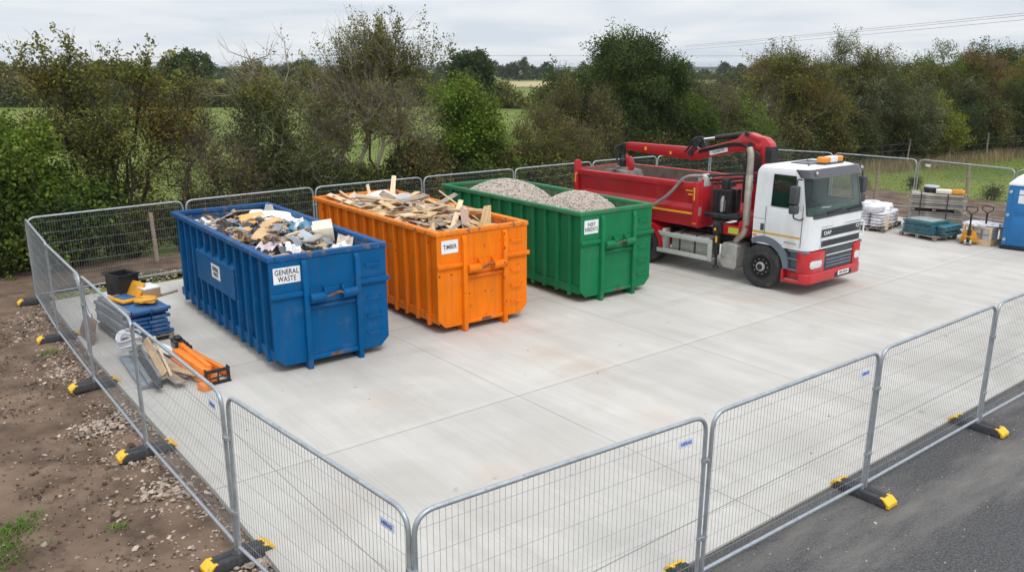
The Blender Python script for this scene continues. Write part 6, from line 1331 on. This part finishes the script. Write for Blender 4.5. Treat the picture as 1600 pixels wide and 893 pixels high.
# low bushes that fill the foot of the hedge: four kinds, copied
def low_bush(seed, leaf, leaf2, n=330, lp=26):
    return tree('low_bush', 'low dark bush filling the foot of the hedge behind the mesh fence', 'bush', (0, 0, -50), [(0, 0, .9, 1.35, 1.0, 1.0), (.6, 0, 1.35, .8, .7, .75), (-.7, .1, 1.2, .7, .7, .7)], n, lp, .085, leaf, 'dark', seed, 4, .6, .6, .5, .15, .3, 3, .7, .006, .010, leaf2=leaf2, frac2=.4, group='low bushes at the foot of the hedge')
protos = [low_bush(31, 'bramble', 'dark'), low_bush(32, 'bramble', 'olive'), low_bush(33, 'dark', 'twig'), low_bush(34, 'bramble', 'twig', 260, 14)]
used = [False] * 4; rr = random.Random(12)
def put_low(i, x, y, s=1.):
    o = protos[i] if not used[i] else copy_thing(protos[i]); used[i] = True
    o.location = (x, y, G); o.rotation_euler = (0, 0, rr.uniform(0, 6.28)); o.scale = (s * rr.uniform(.9, 1.15), s * rr.uniform(.9, 1.15), s * rr.uniform(.85, 1.2))
HP = [(-14.6, 21.6, 0, .9), (-12.6, 23.3, 0, .85), (-11.4, 24.4, 1, .7), (-10.3, 25.3, 3, .7), (-8.9, 26.2, 3, .8), (-7.6, 27.0, 0, 1.1), (-6.5, 27.9, 0, 1.1), (-5.9, 28.9, 1, 1.1), (-4.2, 29.3, 0, 1.15), (-3.1, 30.2, 2, 1.2), (-1.9, 31.0, 0, 1.0), (-.6, 31.9, 2, 1.1), (.6, 32.6, 1, 1.1), (2.0, 33.6, 1, 1.1), (3.6, 34.8, 0, 1.1), (5.0, 36.0, 2, 1.2), (6.6, 37.0, 2, 1.2), (8.2, 38.0, 1, 1.2), (9.8, 39.0, 1, 1.2), (11.5, 40.2, 0, 1.2), (13.2, 42.0, 2, 1.2), (15.2, 43.8, 0, 1.2), (17.4, 46.0, 2, 1.3), (19.6, 48.0, 0, 1.3), (23.8, 50.2, 2, 1.3), (27.2, 52.2, 0, 1.4), (30.2, 54.2, 2, 1.4), (33.0, 55.0, 0, 1.3), (36.2, 56.6, 2, 1.5), (-7.0, 29.6, 2, 1.1), (-2.6, 32.0, 2, 1.2), (7.6, 40.2, 2, 1.5), (3.2, 37.6, 2, 1.3), (17.8, 48.6, 2, 1.6), (10.6, 42.2, 2, 1.5), (24.0, 53.0, 2, 1.6)]
for x, y, i, s in HP: put_low(i, x, y, s)

# ------------------------------------------------------------------ further off: hedgerows, single trees, hills
def far_tree(name, label, x, y, h, wd, leaf='far', seed=0, n=320, dark=True, group='single trees far across the fields'):
    k = wd / 2
    return tree(name, label, 'tree', (x, y, G), [(0, 0, h * .60, k, k * .8, h * .30), (k * .3, 0, h * .76, k * .6, k * .6, h * .22), (-k * .45, 0, h * .5, k * .6, k * .6, h * .26), (k * .5, 0, h * .45, k * .5, k * .5, h * .2)], n, 16, .05 * h ** .95, leaf, 'dark', seed, 1, h * .3, .1, h * .09, h * .035, .2, 0, 1, .01, .03, rmax=.4, group=group)
far_tree('oak_tree', 'dark round oak standing alone on the skyline left of centre', -50.0, 130, 8.2, 8.4, 'dark', 41, 420)
far_tree('oak_tree', 'dark green round tree on the skyline just above the bright green one', -5.4, 110, 8.0, 6.4, 'dark', 42, 420)
far_tree('distant_tree', 'small hazy dark tree on the left skyline behind the thin sprigs', -82, 170, 7.6, 9, 'far', 43, 200)
far_tree('distant_tree', 'hazy tree right of the small barn at the far left', -116, 190, 6.6, 14, 'far', 44, 200)
far_tree('distant_tree', 'low dark tree beside the white farm building', -79, 290, 7.0, 11, 'far', 45, 200)
far_tree('distant_tree', 'dark tree above the stubble field, left of the fan shaped tree', -72.5, 290, 8.5, 16, 'far', 46, 220)
far_tree('distant_tree', 'left one of two hazy trees in the gap left of the tall dark tree', -1.6, 330, 7.0, 8, 'far', 47, 200)
far_tree('distant_tree', 'right one of two hazy trees in the gap left of the tall dark tree', 2.8, 330, 9.0, 9, 'far', 48, 220)
def hedgerow(name, pts, h, leaf, leaf2, seed, dens=9, sz=.34):
    rng = np.random.default_rng(seed); Cs = []
    for (x0, y0), (x1, y1) in zip(pts, pts[1:]):
        L_ = math.hypot(x1 - x0, y1 - y0); m = int(L_ * dens * h); u = rng.uniform(0, 1, m)
        hh = h * (.65 + .25 * np.sin(u * L_ * .31 + seed) + .22 * np.sin(u * L_ * .83 + 2 * seed)); z = rng.uniform(0, 1, m) ** .8 * hh
        Cs.append(np.stack([x0 + (x1 - x0) * u + rng.normal(size=m) * .6, y0 + (y1 - y0) * u + rng.normal(size=m) * .9 * (1.2 - z / h), z + G], 1))
    C = np.concatenate(Cs); C = np.repeat(C, 7, 0) + rng.normal(size=(len(C) * 7, 3)) * np.array([.3, .3, .22]); C[:, 2] = np.maximum(C[:, 2], G)
    V, Q = leaf_quads(C, sz, rng, .5); o = np_mesh(name, V, Q, LM[leaf]); tag(o, kind='stuff')
hedgerow('hedgerow_foliage', [(-95, 122), (-60, 120), (-30, 121), (-10, 123)], 5.4, 'twig', None, 51, 16, .36)
hedgerow('hedgerow_foliage', [(-98, 123), (-60, 121), (-30, 122), (-14, 124)], 5.6, 'olive', None, 57, 10, .36)
hedgerow('hedgerow_foliage', [(-96, 121), (-60, 119), (-30, 120), (-12, 122)], 3.4, 'bramble', None, 58, 9, .34)
hedgerow('hedgerow_foliage', [(-6, 119), (9, 112), (22, 100)], 4.4, 'olive', None, 52, 18)
hedgerow('hedgerow_foliage', [(-6, 120), (9, 113), (22, 101)], 3.8, 'bramble', None, 59, 10)
hedgerow('hedgerow_foliage', [(-160, 185), (-75, 178)], 5.0, 'far', None, 53, 9, .5)
hedgerow('hedgerow_foliage', [(-49, 178), (-6, 180)], 5.0, 'far', None, 63, 9, .5)
hedgerow('hedgerow_foliage', [(8, 180), (90, 150)], 5.0, 'far', None, 64, 9, .5)
hedgerow('hedgerow_foliage', [(-240, 380), (-60, 350), (60, 370), (260, 340)], 7.0, 'far', None, 54, 5, .8)
# stubble fields between the far hedges
sheet('stubble_field', [(-70, 200), (-50, 200), (-78, 335), (-105, 335)], -.15, M['stubble']); sheet('stubble_field', [(-8, 240), (14, 240), (16, 320), (-9, 320)], -.15, M['stubble'])
# hills: wooded ridge lines
M['hill'] = pm('wooded_hills', (.035, .048, .026), .95, var=.5, scale=.02, detail=9, spec=.05)
def ridge(name, y, h0, amp, seed, x0=-2600, x1=2600):
    b = MB(); n = 260
    for i in range(n + 1):
        x = x0 + (x1 - x0) * i / n
        h = h0 + amp * noise.noise(Vector((x * .0016, seed, 0))) + amp * .3 * noise.noise(Vector((x * .012, seed, 1))) + .12 * amp * noise.noise(Vector((x * .08, seed, 2)))
        b.v += [(x, y - 260, -.3), (x, y - 60, h * .75), (x, y, h), (x, y + 300, -.3)]
    for i in range(n):
        for k in range(3): b.f.append((i * 4 + k, i * 4 + 4 + k, i * 4 + 5 + k, i * 4 + 1 + k))
    tag(b.build(name, M['hill'], smooth=80, recalc=False), kind='structure')
ridge('hills', 1500, 3.2, 3.5, 3.3); ridge('hills', 2400, 5.5, 6.0, 8.1)
# buildings far off
def barn(label, x, y, a, l, w, h, wall, roof, nm='farm_building'):
    t = thing(nm, label, 'building', (x, y, G), a)
    b = MB(); b.prism([(-w / 2, 0), (w / 2, 0), (w / 2, h), (0, h + w * .22), (-w / 2, h)], 'x', -l / 2, l / 2); b.build('wall', wall, t)
    r = MB()
    for s in (-1, 1): r.prism([(0, h + w * .22 + .12), (s * (w / 2 + .3), h - .1), (s * (w / 2 + .3), h + .06), (0, h + w * .22 + .32)], 'x', -l / 2 - .3, l / 2 + .3)
    r.build('roof', roof, t); d = MB(); d.rng(-1.5, 1.5, -w / 2 - .05, -w / 2, 0, h * .8); d.build('door', M['black_steel'], t)
M['roof_pink'] = pm('faded_tile_roof', (.36, .27, .24), .8, var=.15, scale=2); M['render_w'] = pm('white_render', (.62, .62, .60), .8, var=.05)
barn('barn with a faded pink roof at the far left edge', -93, 146, .15, 16, 8, 1.8, M['render_w'], M['roof_pink'], 'barn')
barn('small white farm building on the far skyline left of the fan shaped tree', -83.5, 300, .1, 9, 6, 2.6, M['render_w'], M['grey_board'])

# ------------------------------------------------------------------ grass, stones, posts, cables
rng = np.random.default_rng(77)
def blades(name, P, h, wdt, mat, lean=.35):
    n = len(P); a = rng.uniform(0, 6.28, n); hh = h * rng.uniform(.5, 1.3, n); d = np.stack([np.cos(a), np.sin(a), np.zeros(n)], 1); b = np.stack([-np.sin(a), np.cos(a), np.zeros(n)], 1)
    ln = rng.normal(size=(n, 1)) * lean; tip = P + d * ln * hh[:, None] + np.array([0, 0, 1.]) * hh[:, None]; mid = P + d * ln * .35 * hh[:, None] + np.array([0, 0, .6]) * hh[:, None]
    V = np.stack([P - b * wdt / 2, P + b * wdt / 2, mid + b * wdt * .4, tip + b * .002, tip - b * .002, mid - b * wdt * .4], 1).reshape(-1, 3)
    i = np.arange(n)[:, None] * 6; Q = np.concatenate([i + np.array([[0, 1, 2, 5]]), i + np.array([[5, 2, 3, 4]])], 0)
    return tag(np_mesh(name, V, Q, mat), kind='stuff')
M['grass'] = leafmat('meadow_grass', (.115, .175, .034), (.19, .24, .055), .02, .25, .5); M['drygrass'] = leafmat('dry_grass', (.26, .20, .11), (.38, .30, .17), .01, .3, .6, .15)
def scatter(n, poly):
    xs = [p[0] for p in poly]; ys = [p[1] for p in poly]; out = []
    while len(out) < n:
        x, y = rng.uniform(min(xs), max(xs)), rng.uniform(min(ys), max(ys)); ins = False
        for i in range(len(poly)):
            (x0, y0), (x1, y1) = poly[i], poly[i - 1]
            if (y0 > y) != (y1 > y) and x < (x1 - x0) * (y - y0) / (y1 - y0) + x0: ins = not ins
        if ins: out.append((x, y))
    return np.array(out)
P = scatter(30000, [(12.5, 39.6), (16.7, 38.4), (19.2, 35.2), (23.5, 30.5), (31, 26), (50, 50), (38, 57), (27, 52), (17.5, 44.5)])
P = np.concatenate([P, np.full((len(P), 1), -.2)], 1); blades('meadow_grass', P, .045, .03, M['grass'], 1.0)
ln = np.array([(13.5, 41.2), (18, 45.2), (22.5, 47.6), (27.5, 50.5), (33.5, 54), (40, 58)]); u = rng.uniform(0, len(ln) - 1.001, 7000); i0 = u.astype(int); f = (u - i0)[:, None]
P = ln[i0] * (1 - f) + ln[i0 + 1] * f + rng.normal(size=(len(u), 2)) * np.array([.7, .9]) ; P = np.concatenate([P, np.full((len(P), 1), -.2)], 1); blades('dry_grass', P, .5, .02, M['drygrass'], .3)
P = scatter(1500, [(12.8, 38.8), (15.5, 37.5), (17, 38.6), (14, 41)]); P = np.concatenate([P, np.full((len(P), 1), -.2)], 1); blades('dry_grass', P, .55, .02, M['drygrass'], .3)
# weeds on the soil
cl = [(-6.05, 8.4, .22, 600), (-6.0, 9.0, .14, 200), (-4.8, 9.0, .05, 40), (-6.0, 9.3, .07, 60), (-9.1, 15.4, .12, 120), (-9.9, 21.6, .25, 260), (-6.0, 24.9, .2, 200)]
P = np.concatenate([np.array([x, y]) + rng.normal(size=(n, 2)) * s for x, y, s, n in cl]); P = np.concatenate([P, np.full((len(P), 1), -.09)], 1); M['weed'] = leafmat('weed_leaves', (.07, .15, .02), (.13, .24, .04)); blades('weeds', P, .06, .016, M['weed'], 1.1)
# stones on the soil: thick along the slab edge, thin further out
rr = random.Random(31); st = MB(); e0, e1 = Vector((-.75, 5.9)), Vector((-10.9, 19.0)); dn = (e1 - e0).normalized(); nl = Vector((-dn.y, dn.x))
def stones(n, tmin, tmax, smin, smax, pw=1):
    for _ in range(n):
        p = e0 + (e1 - e0) * rr.random() + nl * (tmin + (tmax - tmin) * rr.random() ** pw)
        if noise.noise(Vector((p.x * .9, p.y * .9, 4))) < rr.uniform(-.55, .35): continue
        pebble(st, (p.x, p.y, -.075 + .02 * rr.random()), rr.uniform(smin, smax) * (1 + 1.2 * (rr.random() ** 6)), rr)
stones(4500, .03, .9, .008, .024, 1.4); stones(330, .05, 1.3, .022, .040, 1.3); stones(4800, .6, 7.5, .005, .015, 1.1); stones(480, .9, 6.5, .016, .034)
for _ in range(1300):
    x = rr.uniform(-11, 2); y = 20.3 + (x + 9.2) * .79 + rr.uniform(.3, 2.4); pebble(st, (x, y, -.07), rr.uniform(.015, .05), rr)
for _ in range(500):
    x = rr.uniform(13, 24); y = rr.uniform(28, 37); pebble(st, (x, y, -.07), rr.uniform(.015, .05), rr)
CLUST = [(-6.5, 11.9, 150, .22), (-6.15, 12.35, 110, .2), (-4.55, 9.95, 160, .22), (-8.3, 14.2, 110, .3), (-5.35, 10.85, 100, .25), (-2.9, 8.3, 120, .2)]
for cx_, cy_, n_, s_ in CLUST:
    for _ in range(n_):
        pebble(st, (cx_ + rr.gauss(0, s_), cy_ + rr.gauss(0, s_ * .8), -.07 + .02 * rr.random()), rr.choice((.012, .018, .024, .034, .045)) * rr.uniform(.8, 1.2), rr)
tag(st.build('loose_stones', M['stone'], recalc=False), kind='stuff')
st = MB(); M['clod'] = pm('soil_clods', (.11, .075, .052), .95, var=.2, scale=4, island=.35, spec=.15)
stones(14000, .05, 8.0, .006, .02, 1.0); stones(1500, .4, 8.0, .018, .04, 1.0)
tag(st.build('soil_clods', M['clod'], recalc=False), kind='stuff')
# litter blown on the slab
st = MB()
for _ in range(150):
    x, y = rr.uniform(-9, 15), rr.uniform(7, 27)
    if side(-.6, 6.3, -10.6, 19.1, x, y) > 0 or side(-.3, 6.6, 9, 14.0, x, y) < 0: continue
    pebble(st, (x, y, .002), rr.choice((.006, .008, .011, .018)), rr)
M['litter'] = pm('litter', (.16, .10, .06), .9, var=.3, island=.5, hue=.03); tag(st.build('slab_litter', M['litter'], recalc=False), kind='stuff')
# grit on the road
st = MB()
for _ in range(420):
    u = rr.random() ** 1.6; x = rr.uniform(1.6, 9.5); y = 7.8 + (x - 1.6) * .78 - .03 - 1.5 * u
    if rr.random() < .5: y -= rr.random() * 2.5
    pebble(st, (x, y, -.03), rr.uniform(.004, .013), rr)
for x, y, s in ((3.05, 7.35, .045), (3.2, 7.45, .03), (2.7, 7.4, .025), (4.45, 9.05, .03)): pebble(st, (x, y, -.025), s, rr)
tag(st.build('road_grit', M['stone'], recalc=False), kind='stuff')
def post(label, x, y, h, r=.05, tilt=(0, 0), mat='oldwood'):
    b = MB(); b.tube([(0, 0, -.3), (0, 0, h)], [r * 1.05, r], 8); o = b.build('fence_post', M[mat], smooth=40); o.location = (x, y, G); o.rotation_euler = (tilt[0], tilt[1], 0); return tag(o, label, 'post', 'old wooden fence posts')
post('old wooden post leaning at the left edge under the green bush', -13.0, 21.9, 1.5, .07, (0, -.10)); post('old wooden post behind the back fence left of the blue container', -10.3, 23.4, 1.45, .06, (0, -.03))
for i, (x, y, h, l) in enumerate([(15.4, 33.9 + 1.0, 1.2, 'thick old post leaning in the meadow right of the cab'), (20.0, 36.2, 1.4, 'wooden post in the meadow behind the grey board stack')]): post(l, x, y, h, .07, (0, .04 * (-1) ** i))
wp = [(18.2, 45.4, 'tall thin stake in front of the right hand hedge above the cab roof'), (22.8, 48.0, 'thin stake second from the left along the hedge foot'), (26.4, 50.2, 'thin stake third along the hedge foot'), (29.6, 52.0, 'thin leaning stake fourth along the hedge foot'), (33.6, 54.0, 'thin stake furthest right along the hedge foot')]
for i, (x, y, l) in enumerate(wp): post(l, x, y, 1.5, .045, (0, .05 * math.sin(i * 2)))
b = MB()
for z in (.45, .85, 1.2): b.tube([(x, y, z + G) for x, y, _ in wp], .006, 5)
tag(b.build('stock_wire', M['wire']), 'plain wires strung between the thin stakes along the right hand hedge', 'wire fence')
far_b = [('dark clump of nettles in the meadow right of the cab', 18.7, 38.4, .22), ('low dark bush in the meadow near the blue toilet', 20.6, 35.4, .32)]
for i, (l, x, y, s) in enumerate(far_b): tree('meadow_bush', l, 'bush', (x, y, G), [(0, 0, .15, s * 1.3, s * .7, .26), (s * .6, 0, .22, s * .5, s * .5, .26)], 90, 12, .06, 'bramble', 'dark', 60 + i, 4, .2, .5, .25, .1, .3, leaf2='olive', frac2=.5, clump=0)
# overhead cables
def cable(label, a, b_, sag, r=.016, grp='overhead cables'):
    b = MB(); A, B = Vector(a), Vector(b_); b.tube([A.lerp(B, k / 24) - Vector((0, 0, sag * 4 * (k / 24) * (1 - k / 24))) for k in range(25)], r, 5); tag(b.build('overhead_cable', M['black_steel'], smooth=60), label, 'cable', grp)
cable('uppermost overhead cable crossing the sky at the top right', (24.1, 120, 8.15), (38.5, 47, 9.25), .12, .012); cable('middle overhead cable crossing the sky at the top right', (24.1, 120, 7.95), (38.5, 47, 9.1), .12, .012); cable('lowest overhead cable crossing the sky at the top right', (24.1, 120, 7.6), (38.5, 47, 8.82), .12, .012)
cable('thin far overhead cable level with the tree tops left of the big dark tree', (-60, 200, 8.0), (60, 200, 7.7), .1, .028)
if HAZE:
    m = bpy.data.materials.new('haze_air'); m.use_nodes = True; N_ = m.node_tree.nodes; N_.remove(N_['Principled BSDF']); pv = N_.new('ShaderNodeVolumePrincipled'); pv.inputs['Density'].default_value = HAZE; pv.inputs['Color'].default_value = (.80, .87, .95, 1); pv.inputs['Anisotropy'].default_value = .2
    m.node_tree.links.new(pv.outputs[0], N_['Material Output'].inputs['Volume'])
    b = MB(); b.rng(-3000, 3000, -500, 3200, -2, 15); tag(b.build('haze', m), kind='stuff')
